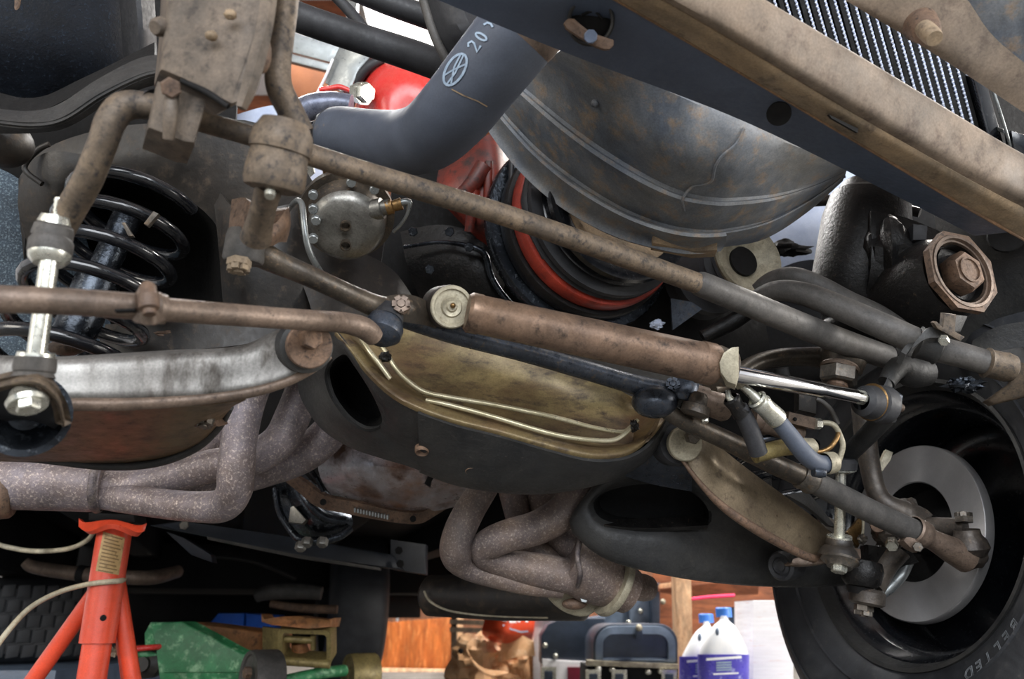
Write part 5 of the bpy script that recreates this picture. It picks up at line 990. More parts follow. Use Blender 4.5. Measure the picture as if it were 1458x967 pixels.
part(pp_, 'cone_face', lathe(cpu, axq, [(-.01, .05), (-.004, .052), (0, .0505), (-.004, .036), (-.014, .028), (-.018, .02), (-.018, 0)], 48), palecap)
part(pp_, 'belt_rings', lathe(cpu, axq, [(-.05, .04), (-.045, .051), (-.037, .046), (-.03, .053), (-.022, .046), (-.014, .052), (-.01, .05)], 48), rubber)
part(pp_, 'hub', lathe(cpu, axq, [(-.06, 0), (-.06, .021), (-.013, .021), (-.012, 0)], 24), deepblack)
part(pp_, 'stacked_pulley', lathe(cpu - axq * .07 + RT * -.015, axq, [(-.03, 0), (-.03, .055), (-.02, .048), (-.01, .056), (0, .055), (0, 0)], 40), rubber)
fn = T('dark_belt_housing', 'black shaded accessory bracket between shroud rim and steering damper', 'bracket', (960, 440, 1.2))
part(fn, 'bracket', loft([[(860, 330, 1.22), (940, 350, 1.2), (1010, 370, 1.2), (1080, 400, 1.22)], [(870, 400, 1.2), (950, 420, 1.18), (1020, 440, 1.18), (1090, 460, 1.2)], [(880, 470, 1.2), (960, 490, 1.18), (1030, 505, 1.18), (1100, 520, 1.2)]], .02), deepblack)
part(fn, 'bolt', nut(P(880, 340, 1.12), toward((880, 340, 1.12)), .013, .015), deepblack)
part(fn, 'blue_clip', blob((935, 462, 1.1), 9, 6, 6, rough_=.8), bluewhite)
part(fn, 'dark_strut', tube([(1000, 480, 1.1, 10), (1040, 460, 1.1, 12), (1070, 440, 1.1, 12)]), grease)
part(fn, 'flat_strip', loft([[(955, 425, 1.08), (985, 430, 1.08)], [(958, 470, 1.08), (1000, 440, 1.08)]], .006, smooth=False), bluesteel)
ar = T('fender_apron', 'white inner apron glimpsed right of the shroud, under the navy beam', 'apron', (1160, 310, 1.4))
part(ar, 'shade_plate', slab([(1256, 220, 1.36), (1460, 220, 1.36), (1460, 420, 1.36), (1256, 420, 1.36)], (0, .02, 0)), deepblack)  # black slab added to keep this gap dark, like shade
part(ar, 'apron', loft([[(1090, 250, 1.4), (1180, 230, 1.36), (1290, 250, 1.34)], [(1080, 320, 1.38), (1160, 310, 1.33), (1290, 320, 1.32)], [(1080, 400, 1.4), (1150, 370, 1.36), (1290, 380, 1.34)]], .006), bluewhite)
sv_ = T('steering_shaft_bar', 'thin brown bar crossing the white gap above the steering box', 'bar', (1220, 287, 1.15))
part(sv_, 'bar', tube([(1140, 288, 1.18, 8), (1190, 285, 1.16, 8), (1250, 290, 1.13, 8), (1310, 303, 1.1, 7)], 14), greasebrown)
part(sv_, 'dark_bracket', blob((1120, 355, 1.25), 30, 20, 10, rough_=.8), deepblack)

# ================================================================== FRONT CROSSMEMBER
xm = T('crossmember_tray', 'black stamped crossmember tray with olive stained recess at the centre', 'crossmember', (680, 620, .95))
lipp = [(478, 470, .90), (500, 496, .885), (525, 528, .875), (560, 560, .865), (600, 581, .865), (650, 598, .87), (710, 613, .88), (780, 633, .89), (840, 647, .90), (885, 645, .915), (915, 630, .93), (935, 605, .945), (945, 585, .96)]
lip2 = [(p[0] + 6, p[1] - 9, p[2] + .012) for p in lipp]
lip3 = [(p[0] + 12 - (24 if i > 9 else 0), p[1] - 14, p[2] + .05) for i, p in enumerate(lipp)]
top = [(500, 452, 1.02), (520, 458, 1.02), (545, 462, 1.01), (575, 466, 1.0), (615, 472, 1.0), (660, 482, 1.0), (715, 496, 1.0), (775, 512, 1.0), (830, 530, 1.0), (868, 548, 1.01), (890, 560, 1.02), (905, 572, 1.02), (918, 578, 1.02)]
midr = [((a[0] * .45 + b[0] * .55), (a[1] * .45 + b[1] * .55), max(a[2], b[2]) * .5 + .5 * min(a[2], b[2]) + .02) for a, b in zip(lip3, top)]
part(xm, 'recess_wall', loft([lip3, midr, top], .004, nu=60), recess)
part(xm, 'rolled_lip', loft([lip3, lip2, lipp, [(p[0] - 2, p[1] + 7, p[2] + .002) for p in lipp]], .004, nu=60), recess)
oo = [(478, 470, .90), (500, 496, .885), (525, 528, .875), (560, 561, .866), (600, 588, .868), (612, 625, .90), (604, 668, .955), (575, 662, .96), (540, 652, .965), (500, 638, .97), (462, 615, .98), (438, 585, .99), (424, 552, 1.0), (428, 510, .97), (445, 470, .94), (460, 458, .92)]
hh = [(492, 505, .90), (502, 518, .895), (520, 545, .895), (535, 572, .90), (544, 596, .91), (542, 605, .915), (536, 609, .92), (526, 611, .922), (516, 609, .925), (502, 600, .93), (488, 586, .935), (474, 565, .94), (467, 545, .94), (466, 530, .935), (472, 517, .92), (482, 508, .91)]
mm = [((a[0] + 2 * b[0]) / 3, (a[1] + 2 * b[1]) / 3, a[2] * .4 + b[2] * .6 - .006) for a, b in zip(oo, hh)]
hd = [((p[0] - 505) * .8 + 512, (p[1] - 560) * .8 + 556, p[2] + .07) for p in hh]
part(xm, 'gusset', loft([oo, mm, hh], .004, nu=72, closed=True), frameblack)
part(xm, 'gusset_hole_wall', loft([hh, hd], .003, nu=48, closed=True, caplast=True), deepblack)
l2 = [(596, 585, .866), (650, 604, .872), (710, 619, .882), (780, 639, .892), (840, 653, .902), (885, 651, .917), (917, 636, .932), (938, 610, .947), (948, 588, .962)]
b2 = [(600, 668, .955), (650, 686, .955), (715, 697, .955), (775, 699, .96), (835, 690, .965), (880, 676, .97), (915, 655, .975), (935, 632, .98), (948, 608, .985)]
m2 = [((a[0] + b[0]) / 2, (a[1] + b[1]) / 2 + 3, (a[2] + b[2]) / 2 - .008) for a, b in zip(l2, b2)]
part(xm, 'plate', loft([l2, m2, b2, [(p[0] - 4, p[1] - 8, p[2] + .08) for p in b2]], .004, nu=60), frameblack)
for (x, y, d, r) in ((601, 643, .905, .0075), (673, 670, .92, .0085), (733, 642, .90, .007)):
    part(xm, 'drain_hole', lathe(P(x, y, d), toward((x, y, d)) + Vector((0, .3, -1.6)), [(-.004, 0), (-.001, r * .6), (.002, r * .95), (.0, r * 1.1), (-.006, r * 1.1)], 20), rusty, 'rust edged drain hole')
part(xm, 'horn', loft([[(428, 345, .99), (470, 352, 1.0), (520, 362, 1.02), (560, 385, 1.04), (586, 420, 1.05)], [(425, 385, .985), (470, 395, .99), (510, 400, 1.0), (548, 415, 1.02), (580, 440, 1.03)], [(440, 430, .97), (480, 440, .97), (515, 450, .98), (548, 460, 1.0), (575, 468, 1.01)], [(450, 470, .95), (480, 475, .94), (510, 470, .98), (545, 470, 1.0), (570, 475, 1.01)]], .004, nu=36), greasebrown)
part(xm, 'wing', loft([[(925, 585, .985), (955, 600, .97), (985, 610, .98)], [(915, 640, 1.0), (950, 650, .99), (985, 660, 1.0)], [(880, 675, 1.03), (930, 690, 1.03), (985, 700, 1.04)]], .004), bluesteel)
ln = T('brake_line_pair', 'pair of bright steel brake lines following the lip of the olive recess', 'brake line', (700, 590, .9))
part(ln, 'line', tube([(541, 490, .90, 3.2), (552, 506, .895, 3.6), (562, 523, .89, 3.8), (578, 540, .888, 3.8), (604, 558, .888, 3.8), (640, 566, .89, 3.8), (700, 576, .895, 3.8), (760, 588, .90, 3.8), (800, 597, .91, 3.6), (845, 609, .92, 3.4), (884, 615, .93, 3.2), (898, 608, .935, 3), (908, 598, .94, 3)], 10), ptfe)
part(ln, 'line', tube([(606, 570, .88, 3.4), (640, 577, .882, 3.8), (700, 593, .885, 3.8), (760, 611, .89, 3.8), (800, 621, .895, 3.6), (845, 627, .905, 3.5), (876, 626, .915, 3.4), (896, 612, .925, 3.2), (906, 600, .94, 3)], 10), ptfe)
part(ln, 'line', tube([(514, 482, .90, 3.4), (526, 500, .888, 3.8), (540, 518, .882, 3.8), (556, 540, .878, 3.6)], 10), ptfe)
part(ln, 'line_clip', blob((548, 508, .89), 8, 5, 7, rough_=.7), grease)
part(ln, 'line_clip', blob((903, 606, .925), 6, 5, 8, rough_=.8), grease)

# ================================================================== HEADERS
hp = T('exhaust_header', 'purple-grey heat scaled exhaust header with collector at the left, above the jack stand', 'exhaust header', (250, 690, 1.0))
part(hp, 'collector', plathe((-60, 684, 1.03), (150, 690, 1.06), [(0, 0), (0, 37), (.35, 39), (.9, 39), (.97, 37), (1, 34), (1, 0)], 36), header)
part(hp, 'weld_ring', plathe((136, 690, 1.058), (148, 690, 1.06), [(0, 38.5), (.3, 40.5), (.7, 40), (1, 37)], 36), weld)
part(hp, 'primary_pipe', tube([(364, 540, 1.02, 25), (350, 580, 1.01, 25), (340, 630, 1.0, 25), (336, 675, .99, 26), (333, 700, .99, 25), (318, 719, 1.0, 24), (285, 722, 1.01, 22), (230, 717, 1.03, 21), (170, 708, 1.05, 21), (140, 702, 1.06, 21)], 22), header)
part(hp, 'primary_pipe', tube([(436, 545, 1.10, 25), (418, 590, 1.09, 25), (396, 630, 1.08, 25), (352, 655, 1.075, 25), (300, 664, 1.07, 24), (240, 680, 1.065, 23), (190, 692, 1.06, 22), (140, 692, 1.06, 22)], 22), header)
part(hp, 'primary_pipe', tube([(500, 560, 1.16, 26), (478, 605, 1.15, 26), (436, 645, 1.14, 26), (380, 668, 1.13, 25), (320, 684, 1.12, 24), (250, 696, 1.1, 22), (200, 702, 1.09, 20)], 22), header)
part(hp, 'primary_pipe', tube([(330, 600, 1.14, 24), (290, 645, 1.13, 22), (240, 662, 1.11, 20), (190, 672, 1.09, 19), (140, 676, 1.075, 18)], 22), header)
part(hp, 'collector_outlet', plathe((-60, 694, 1.02), (24, 700, 1.04), [(0, 38), (.8, 40), (.95, 38), (1, 34), (1, 0)], 32), rusty)
hd_ = T('exhaust_header', 'rust speckled exhaust header of four pipes below the crossmember, centre right', 'exhaust header', (770, 790, 1.1))
part(hd_, 'primary_pipe', tube([(712, 655, 1.10, 17), (692, 690, 1.09, 20), (668, 728, 1.08, 22), (652, 764, 1.07, 23), (650, 790, 1.07, 23), (664, 808, 1.08, 17), (700, 820, 1.09, 16), (750, 832, 1.1, 15), (800, 838, 1.11, 14)], 22), header2)
part(hd_, 'primary_pipe', tube([(838, 640, 1.12, 25), (828, 685, 1.11, 25), (806, 725, 1.10, 25), (768, 750, 1.09, 24), (720, 764, 1.07, 23), (692, 778, 1.07, 22), (690, 792, 1.075, 18), (715, 802, 1.09, 20), (765, 812, 1.10, 24), (820, 822, 1.11, 25)], 22), header2)
part(hd_, 'primary_pipe', tube([(720, 660, 1.17, 20), (730, 700, 1.17, 20), (742, 745, 1.16, 19), (760, 780, 1.15, 18), (800, 810, 1.14, 18)], 20), header2)
part(hd_, 'primary_pipe', tube([(778, 650, 1.17, 24), (772, 700, 1.17, 23), (785, 745, 1.16, 22), (815, 775, 1.14, 24), (840, 795, 1.12, 24)], 20), header2)
part(hd_, 'collector', plathe((806, 796, 1.115), (896, 842, 1.14), [(0, 0), (0, 34), (.15, 42), (.4, 44), (.8, 36), (1, 32), (1, 0)], 36), header2)
part(hd_, 'weld_seam', tube([(826, 768, 1.085, 4), (822, 792, 1.07, 4), (826, 818, 1.07, 4), (822, 836, 1.085, 3)], 10), weld)
axc = (P(896, 842, 1.14) - P(806, 796, 1.115)).normalized()
part(hd_, 'collector_flange', lathe(P(868, 828, 1.13), axc, [(0, .034), (0, .0465), (.006, .048), (.010, .0465), (.010, .03)], 36), palecap)
part(hd_, 'flange_lobe', slab([(778, 846, 1.12), (800, 840, 1.11), (850, 856, 1.12), (846, 872, 1.13), (826, 878, 1.135), (798, 868, 1.13)], (.0, .012, 0), bev=.003, smooth=3), palecap)
part(hd_, 'lobe_well', blob((818, 860, 1.118), 18, 8, 8), rusty)
for (x, y) in ((884, 836), (832, 852)): part(hd_, 'flange_bolt', nut(P(x, y, 1.105), toward((x, y, 1.105)), .0065, .008), galv)
part(hd_, 'outlet_pipe', plathe((872, 830, 1.14), (924, 838, 1.18), [(0, 20), (.85, 19), (1, 17), (1, 0)], 24), header2)
mf = T('muffler', 'dark olive muffler tank hanging behind the centre header', 'muffler', (720, 860, 1.5))
part(mf, 'shell', plathe((606, 848, 1.55), (838, 853, 1.4), [(0, 0), (0, 20), (.03, 28), (.5, 32), (.97, 30), (1, 22), (1, 0)], 32), greasebrown)
part(mf, 'inlet_pipe', tube([(836, 856, 1.4, 14), (865, 845, 1.32, 14), (890, 836, 1.2, 14)]), header2)
part(mf, 'end_seam', tube([(604, 842, 1.5, 1.6), (612, 856, 1.48, 1.8), (634, 868, 1.46, 1.8), (664, 874, 1.45, 1.6), (710, 878, 1.43, 1.4), (780, 880, 1.38, 1.4)], 8), palecap)
# ================================================================== OIL PAN, BELLHOUSING
op = T('oil_pan', 'silver and rust-brown oil pan below the crossmember with toothed flange', 'oil pan', (570, 700, 1.25))
part(op, 'pan', loft([[(455, 600, 1.2), (520, 625, 1.18), (600, 650, 1.18), (690, 665, 1.2), (730, 680, 1.22)], [(452, 660, 1.19), (520, 662, 1.15), (600, 672, 1.15), (680, 686, 1.17), (715, 692, 1.2)], [(462, 692, 1.2), (520, 690, 1.17), (590, 698, 1.17), (650, 704, 1.19), (695, 704, 1.22)], [(480, 712, 1.24), (530, 722, 1.22), (580, 732, 1.22), (630, 726, 1.23), (680, 712, 1.25)]], .004, nu=44), pan_m)
part(op, 'flange', loft([[(404, 666, 1.24), (436, 688, 1.225), (462, 706, 1.215), (505, 715, 1.205), (560, 727, 1.205), (598, 730, 1.21), (620, 718, 1.22), (645, 710, 1.235)], [(392, 674, 1.24), (424, 700, 1.235), (452, 722, 1.225), (500, 733, 1.21), (560, 744, 1.21), (596, 746, 1.22), (614, 738, 1.23), (640, 722, 1.24)]], .008, nu=40), rusty)
for (x, y) in ((460, 715), (588, 739)): part(op, 'flange_bolt_hole', nut(P(x, y, 1.2), toward((x, y, 1.2)), .005, .004, 8), deepblack)
tb = bmesh.new()
for k in range(12): boxw(P(506 + k * 4.2, 726 + k * .9, 1.195), RT, FW, UP, .0013, .004, .003, tb)
part(op, 'ring_gear_teeth', tb, galv)
part(op, 'drain_notch', slab([(604, 688, 1.145), (610, 676, 1.145), (622, 672, 1.145), (614, 684, 1.145), (612, 694, 1.145)], (0, .01, 0), bev=.002), deepblack)
part(op, 'toothed_rail', tube([(436, 662, 1.21, 4), (450, 680, 1.2, 4), (460, 700, 1.2, 3)]), blackal)
bh = T('bellhousing', 'shiny black oily bellhousing casting between left header and oil pan', 'bellhousing', (440, 740, 1.35))
part(bh, 'casting', loft([[(388, 660, 1.4), (420, 665, 1.36), (450, 690, 1.34), (490, 715, 1.36)], [(390, 700, 1.38), (418, 705, 1.32), (450, 718, 1.3), (500, 735, 1.34)], [(398, 730, 1.38), (425, 740, 1.32), (455, 748, 1.3), (502, 748, 1.34)], [(415, 757, 1.4), (432, 770, 1.35), (460, 772, 1.34), (490, 764, 1.36)]], .01, nu=36), blackal)
part(bh, 'rim', tube([(392, 695, 1.34, 5), (398, 728, 1.33, 5), (412, 752, 1.32, 5), (428, 768, 1.31, 6), (455, 770, 1.31, 6), (482, 764, 1.32, 6), (500, 752, 1.33, 5)], 12), blackal)
part(bh, 'cast_ridge', tube([(425, 690, 1.31, 6), (440, 715, 1.29, 7), (462, 736, 1.29, 7), (492, 742, 1.3, 6)], 12), blackal)
part(bh, 'cast_web', slab([(413, 722, 1.3), (418, 720, 1.3), (436, 740, 1.29), (430, 746, 1.29), (410, 744, 1.3)], (0, .02, 0), bev=.003), castal)
for (x, y) in ((438, 768), (460, 768), (429, 774)): part(bh, 'bolt', nut(P(x, y, 1.3), Vector((0, -.5, -1)), .009, .012), castal)
# ================================================================== RIGHT LOWER CONTROL ARM
ra = T('control_arm', 'black lower control arm with dark opening and tan front plate, left of the wheel', 'control arm', (1000, 790, 1.08))
oo = [(812, 742, 1.06), (830, 772, 1.05), (865, 796, 1.04), (920, 812, 1.04), (1000, 826, 1.06), (1090, 833, 1.09), (1180, 832, 1.12), (1220, 822, 1.14), (1205, 800, 1.14), (1140, 772, 1.11), (1060, 720, 1.07), (1010, 660, 1.03), (972, 615, 1.0), (945, 610, 1.0), (900, 650, 1.02), (850, 690, 1.05)]
hh = [(845, 716, 1.06), (850, 733, 1.055), (868, 743, 1.05), (905, 748, 1.05), (940, 751, 1.05), (975, 752, 1.06), (1000, 749, 1.06), (1009, 743, 1.06), (1010, 732, 1.06), (1004, 718, 1.055), (990, 704, 1.05), (970, 695, 1.05), (945, 690, 1.05), (910, 690, 1.05), (880, 695, 1.055), (858, 703, 1.06)]
mm = [((a[0] + 2 * b[0]) / 3, (a[1] + 2 * b[1]) / 3, a[2] * .35 + b[2] * .65 - .012) for a, b in zip(oo, hh)]
hd2 = [((p[0] - 930) * .9 + 930, (p[1] - 722) * .85 + 716, p[2] + .06) for p in hh]
part(ra, 'arm_plate', loft([[(p[0], p[1] - 4, p[2] + .04) for p in oo], oo, mm, hh], .004, nu=72, closed=True), bluesteel if False else frameblack)
part(ra, 'opening_wall', loft([hh, hd2], .003, nu=48, closed=True, caplast=True), deepblack)
part(ra, 'opening_ledge', loft([[(860, 748, 1.04), (920, 752, 1.04), (1008, 748, 1.05)], [(860, 740, 1.06), (920, 738, 1.06), (1008, 734, 1.07)]], .006), grease)
part(ra, 'face_plate', loft([[(962, 622, .965), (975, 605, .96), (1000, 612, .965), (1030, 640, .975), (1070, 672, .99), (1120, 708, 1.01), (1160, 738, 1.03), (1190, 765, 1.05)], [(962, 640, .955), (985, 640, .95), (1012, 655, .95), (1040, 680, .96), (1080, 710, .975), (1120, 742, .995), (1155, 765, 1.015), (1185, 782, 1.04)], [(968, 655, .955), (990, 675, .945), (1012, 700, .945), (1045, 730, .955), (1085, 757, .97), (1120, 776, .99), (1150, 792, 1.01), (1172, 798, 1.03)]], .004, nu=48), arm_tan)
part(ra, 'rusty_edge', tube([(960, 640, .955, 2), (978, 664, .945, 3), (1000, 692, .942, 4), (1030, 722, .948, 6), (1070, 750, .96, 7), (1110, 773, .98, 7), (1145, 791, 1.0, 6), (1170, 798, 1.02, 5)], 12), rusty)
part(ra, 'end_flange', loft([[(1120, 705, 1.02), (1150, 722, 1.03), (1180, 748, 1.05)], [(1150, 700, 1.06), (1168, 722, 1.06), (1190, 750, 1.07)]], .004), frameblack)
part(ra, 'pivot_washer', lathe(P(976, 632, .945), toward((976, 632, .945)) + RT * .35, [(-.008, 0), (-.008, .0205), (0, .0205), (.0015, .019), (.0015, 0)], 32), palecap)
part(ra, 'pivot_bolt', nut(P(984, 622, .940), toward((984, 622, .94)) + RT * .3, .0085, .012), hexm)
part(ra, 'pivot_bush', lathe(P(968, 632, .96), toward((968, 632, .96)) + RT * .35, [(-.03, 0), (-.03, .027), (-.004, .027), (0, .024), (0, 0)], 32), rubber)
part(ra, 'rub_bumper', lathe(P(1112, 806, 1.05), toward((1112, 806, 1.05)) - RT * .8, [(-.03, .0), (-.03, .018), (0, .019), (.004, .016), (.001, .012), (.004, .009), (.001, .006), (.001, 0)], 28), rubber)
part(ra, 'link_ledge', loft([[(1115, 800, 1.05), (1150, 790, 1.03), (1190, 778, 1.02), (1225, 782, 1.04)], [(1118, 806, 1.04), (1155, 803, 1.01), (1195, 796, 1.0), (1226, 794, 1.02)], [(1125, 808, 1.05), (1158, 806, 1.02), (1195, 800, 1.01), (1224, 798, 1.03)]], .005), brown)
# right link
lr = T('sway_bar_link', 'slim zinc sway bar link standing on the right control arm, near the brake disc', 'link', (1197, 735, 1.0))
part(lr, 'bushing', plathe((1198, 652, 1.0), (1197, 668, 1.0), [(0, 0), (0, 18), (.3, 22), (.9, 22), (1, 18)], 28), rubber)
part(lr, 'washer', plathe((1197, 666, 1.0), (1197, 673, 1.0), [(0, 18), (.5, 21), (1, 14), (1, 0)], 28), zinc)
part(lr, 'rod', plathe((1197, 668, 1.0), (1195, 766, 1.0), [(0, 7.5), (1, 7.5)], 20), zinc)
part(lr, 'washer', plathe((1195, 763, 1.0), (1195, 768, 1.0), [(0, 0), (0, 17), (1, 17), (1, 0)], 28), zinc)
part(lr, 'bushing', plathe((1195, 767, 1.0), (1194, 790, .998), [(0, 17), (.2, 19), (.4, 18), (.6, 23), (1, 28)], 28), greasebrown)
part(lr, 'seat_washer', plathe((1196, 796, .99), (1195, 808, .985), [(0, 25), (.3, 26), (.6, 20), (1, 17), (1, 0)], 32), hexm)
part(lr, 'bolt_head', nut(P(1195, 805, .985), P(1194, 818, .98) - P(1195, 805, .985), .0095, .009), zinc)
# small coil visible behind the arm
cr_ = T('coil_spring', 'glossy black coil spring glimpsed above the right control arm', 'spring', (1090, 690, 1.15))
A = P(1100, 640, 1.2); B = P(1120, 740, 1.16); ax = (B - A); H = ax.length; ax.normalize(); uu = (RT - ax * RT.dot(ax)).normalized(); vv = ax.cross(uu)
part(cr_, 'coil', sweep([Vector((*(A + ax * H * k / 84 + .06 * (math.cos(k * math.pi / 14) * uu + math.sin(k * math.pi / 14) * vv)), .0075)) for k in range(85)], 12), springm)
part(cr_, 'shock_body', plathe((1086, 672, 1.19), (1090, 720, 1.18), [(0, 11), (1, 11)], 18), dustgrey)

# ================================================================== WHEEL (right)
AX = Vector((.935, .305, -.165)).normalized(); WC = P(1289, 739, 1.14)
wh = T('road_wheel', 'front wheel at lower right: black steel rim in a tyre with raised outline lettering', 'wheel', WC - AX * 0 - Z * .33)
WC2 = WC + AX * .095
ty = part(wh, 'tyre', lathe(WC2, AX, [(-.085, .196), (-.095, .203), (-.104, .22), (-.116, .25), (-.118, .275), (-.108, .302), (-.094, .32), (-.082, .332), (-.04, .338), (.04, .338), (.082, .332), (.1, .31), (.118, .27), (.11, .24), (.09, .2)], 96), tyre)
part(wh, 'rim_lip', lathe(WC2, AX, [(-.082, .198), (-.094, .204), (-.099, .2035), (-.098, .198), (-.09, .194), (-.082, .19)], 96), frameblack)
part(wh, 'rim_barrel', lathe(WC2, AX, [(-.082, .1905), (-.07, .187), (-.06, .178), (-.045, .168), (.03, .166), (.05, .172), (.06, .16), (.065, .13), (.05, .09), (.05, 0)], 96), springm)
part(wh, 'bead_seat_ring', lathe(WC2, AX, [(-.0605, .1795), (-.058, .1755), (-.052, .1705), (-.05, .172)], 96), springm)
for k in (.6, 5.1): # orange blocks painted as glints through the rim slots
    dv = AX.orthogonal().normalized()
    a = k
    u = (Z - AX * AX.z).normalized(); w_ = AX.cross(u); dd = math.cos(a) * u + math.sin(a) * w_
    part(wh, 'slot_glint', boxw(WC2 + AX * .056 + dd * .148, AX, dd, AX.cross(dd), .004, .012, .02, bev=.003), plywood)
# sidewall rings
for r, t in ((.236, -.1125), (.29, -.1135)):
    part(wh, 'sidewall_ring', lathe(WC2, AX, [(t + .002, r - .002), (t - .002, r), (t + .002, r + .002)], 96), tyre)
u_ = (Z - AX * AX.z).normalized(); w__ = AX.cross(u_)
def on_tyre(r, ang, t): return WC2 + AX * t + r * (math.cos(ang) * u_ + math.sin(ang) * w__)
bvt = bvh_of(ty)
def tyre_letters(word, ac, rc, da, size, name):
    """outlined raised letters marching clockwise round the sidewall, tops outward; (ac, rc) is the first letter's centre, da the step"""
    bm = bmesh.new()
    for n_, ch in enumerate(word):
        cu = bpy.data.curves.new('t', 'FONT'); cu.body = ch; cu.size = size; cu.fill_mode = 'NONE'; cu.bevel_depth = .0006; cu.bevel_resolution = 0; cu.resolution_u = 2
        ob_ = bpy.data.objects.new('t', cu); COL.objects.link(ob_); bpy.context.view_layer.update()
        me = bpy.data.meshes.new_from_object(ob_.evaluated_get(bpy.context.evaluated_depsgraph_get())); bpy.data.objects.remove(ob_); bpy.data.curves.remove(cu)
        xs = [v.co.x for v in me.vertices]; cx_ = (min(xs) + max(xs)) / 2
        for v in me.vertices:
            a = ac + da * n_ + DIRT * (v.co.x - cx_) / rc; r = rc + v.co.y - size * .34
            q = on_tyre(r, a, -.2); h = bvt.ray_cast(q, AX)
            v.co = (h[0] - AX * (.0006 + v.co.z)) if h[0] else q
        bm.from_mesh(me); bpy.data.meshes.remove(me)
    part(wh, name, bm, letterm)
def polar(x, y):
    q = on_surface(bvt, x, y, 0)[0] - WC2; q -= AX * q.dot(AX); return math.atan2(q.dot(w__), q.dot(u_)), q.length
p0, p1 = pix(on_tyre(.27, 0, -.1)), pix(on_tyre(.27, .2, -.1)); DIRT = 1 if p1[0] > p0[0] else -1
(aB, rB), (aD, rD) = polar(1443.5, 889.5), polar(1380, 961)
print('LETTERS', aB, rB, aD, rD, DIRT)
dA = DIRT * abs(((aD - aB + math.pi) % (2 * math.pi)) - math.pi) / 5
tyre_letters('BELTED', aB, (rB + rD) / 2, dA, .0205, 'raised_lettering')
tyre_letters('STEEL', aB - dA * 6.3, (rB + rD) / 2, dA, .0205, 'raised_lettering')
# rotor and hub
RC = WC2 + AX * -.002 + Vector((0, 0, -.002))
br_ = T('brake_disc', 'brushed grey brake disc inside the black rim', 'brake disc', P(1312, 882, 1.2))
RC = P(1301, 757, 1.18)
fr_ = part(br_, 'friction_ring', lathe(RC, AX, [(0, .072), (-.002, .0735), (-.002, .1265), (0, .128), (.012, .128), (.012, .072)], 96), disc_m)
# turned finish: brushed round the axle, so the object's own z axis is the axle
qz = AX.to_track_quat('Z', 'Y'); sh3 = RC - wloc(br_); fr_.data.transform(Matrix.Translation(-sh3)); fr_.data.transform(qz.to_matrix().to_4x4().inverted())
fr_.location = sh3; fr_.rotation_mode = 'QUATERNION'; fr_.rotation_quaternion = qz
_n = disc_m.node_tree; _b = _n.nodes['Principled BSDF']; _t = _n.nodes.new('ShaderNodeTangent'); _t.direction_type = 'RADIAL'; _t.axis = 'Z'
_n.links.new(_t.outputs[0], _b.inputs['Tangent']); _b.inputs['Anisotropic'].default_value = .85
part(br_, 'disc_hat', lathe(RC, AX, [(0, .072), (.03, .068), (.03, .03), (.0, .03), (-.01, .025), (-.01, 0)], 48), deepblack)
kn = T('steering_knuckle', 'cast brown-black steering knuckle in front of the brake disc', 'steering knuckle', (1265, 760, 1.1))
part(kn, 'upright', tube([(1226, 560, 1.14, 15), (1232, 620, 1.12, 15), (1240, 670, 1.11, 14), (1248, 700, 1.10, 14), (1262, 718, 1.09, 15), (1285, 732, 1.09, 20)], 18), knuck)
part(kn, 'spindle_body', blob((1290, 740, 1.11), 30, 26, 28, rough_=.35, sc=9), knuck)
part(kn, 'spindle_web', blob((1266, 762, 1.09), 22, 22, 20, rough_=.5), knuck)
part(kn, 'caliper_ear', lathe(P(1250, 748, 1.07), toward((1250, 748, 1.07)), [(0, .003), (.004, .004), (.004, .009), (-.01, .01)], 20), rusty)
part(kn, 'ear_web', blob((1272, 750, 1.08), 14, 10, 14, rough_=.6), knuck)
part(kn, 'steering_arm', tube([(1300, 752, 1.11, 16), (1335, 750, 1.09, 13), (1375, 752, 1.065, 14)], 16), knuck)
part(kn, 'ball_joint_neck', tube([(1278, 780, 1.1, 20), (1262, 800, 1.1, 18), (1250, 820, 1.1, 18), (1240, 838, 1.09, 18)], 16), knuck)
part(kn, 'ball_joint_housing', plathe((1228, 800, 1.08), (1226, 836, 1.07), [(0, 26), (.3, 29), (.8, 26), (1, 20)], 28), grease)
part(kn, 'joint_boss', plathe((1236, 838, 1.075), (1234, 862, 1.07), [(0, 20), (.2, 24), (.85, 24), (1, 20), (1, 0)], 28), knuck)
part(kn, 'castle_nut', castle(P(1230, 862, 1.07), P(1229, 882, 1.065) - P(1230, 862, 1.07), .0125, .0125), hexm)
part(kn, 'joint_boot', plathe((1225, 836, 1.075), (1224, 846, 1.073), [(0, 20), (.5, 18), (1, 16)], 24), deepblack)
part(kn, 'shiny_nut', nut(P(1270, 772, 1.06), toward((1270, 772, 1.06)) - UP * .5, .0085, .012, phase=.5), zinc)
part(kn, 'backing_rod', tube([(1256, 846, 1.1, 7), (1270, 834, 1.1, 8), (1284, 818, 1.1, 8), (1293, 800, 1.11, 8)], 14), galv)
part(kn, 'cross_bracket', slab([(1236, 775, 1.09), (1300, 785, 1.09), (1310, 800, 1.1), (1280, 812, 1.1), (1236, 806, 1.09)], (0, .03, 0), bev=.004), grease)
bb = T('brake_hose_bracket', 'thin brown brake hose bracket left of the brake disc', 'bracket', (1250, 700, 1.12))
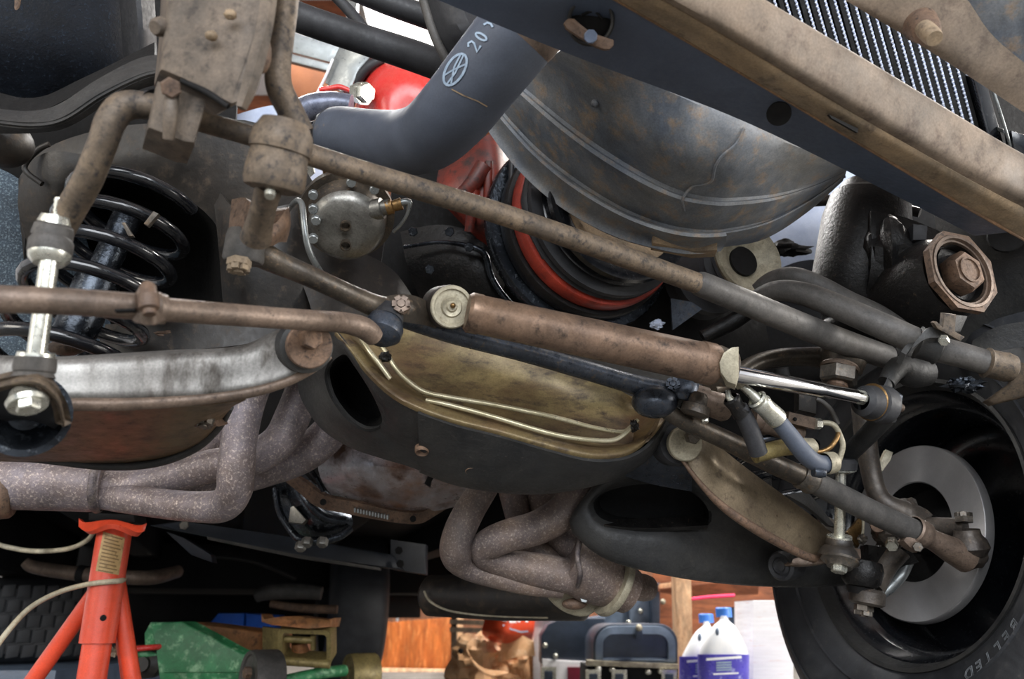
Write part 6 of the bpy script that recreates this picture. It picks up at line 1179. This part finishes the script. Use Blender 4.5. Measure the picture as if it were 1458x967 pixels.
part(bb, 'stay', slab([(1262, 640, 1.14), (1272, 644, 1.14), (1268, 656, 1.14), (1256, 672, 1.13), (1248, 690, 1.13), (1246, 680, 1.13), (1254, 658, 1.14)], (0, .01, 0), bev=.001), palecap)
part(bb, 'stay', slab([(1206, 758, 1.09), (1226, 735, 1.1), (1230, 762, 1.1), (1222, 780, 1.09)], (0, .01, 0), bev=.001), brass)
part(bb, 'thin_hose', tube([(1229, 732, 1.08, 2), (1229, 752, 1.08, 2), (1227, 766, 1.08, 2)], 8), palecap)
part(bb, 'bleeder', blob((1228, 768, 1.075), 6, 5, 7, rough_=.6), hexm)
part(bb, 'stay_plate', slab([(1165, 728, 1.1), (1188, 740, 1.1), (1188, 760, 1.1), (1170, 750, 1.1)], (0, .01, 0), bev=.001), knuck)
sdw = T('shade_backing', 'black sheet added for the shade behind the hoses and brake lines', 'backing', (1130, 600, 1.4))  # dark sheet added so the gaps between the hoses look shaded
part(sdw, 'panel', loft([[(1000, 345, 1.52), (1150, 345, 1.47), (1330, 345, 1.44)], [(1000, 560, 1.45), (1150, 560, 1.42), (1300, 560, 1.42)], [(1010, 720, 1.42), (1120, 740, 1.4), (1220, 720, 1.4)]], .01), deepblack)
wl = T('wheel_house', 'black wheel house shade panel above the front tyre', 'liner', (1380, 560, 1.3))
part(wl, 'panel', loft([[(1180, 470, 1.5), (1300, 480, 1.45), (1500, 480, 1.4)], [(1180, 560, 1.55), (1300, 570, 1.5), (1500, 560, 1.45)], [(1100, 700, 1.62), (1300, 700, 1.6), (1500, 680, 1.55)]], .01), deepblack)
# ================================================================== repeats share a group
_gr = {'control_arm': 'control arms of the front suspension', 'sway_bar_link': 'zinc sway bar links', 'tie_rod': 'steering tie rods', 'coil_spring': 'black coil springs', 'exhaust_header': 'exhaust headers', 'cross_tube': 'black tubes over the engine bay', 'fender_apron': 'white inner aprons', 'tailpipe': 'tailpipes under the rear', 'brake_line_pair': None}
for o in SC.objects:
    k = o.name.split('.')[0]
    if o.parent is None and o.get('label') and _gr.get(k): o['group'] = _gr[k]
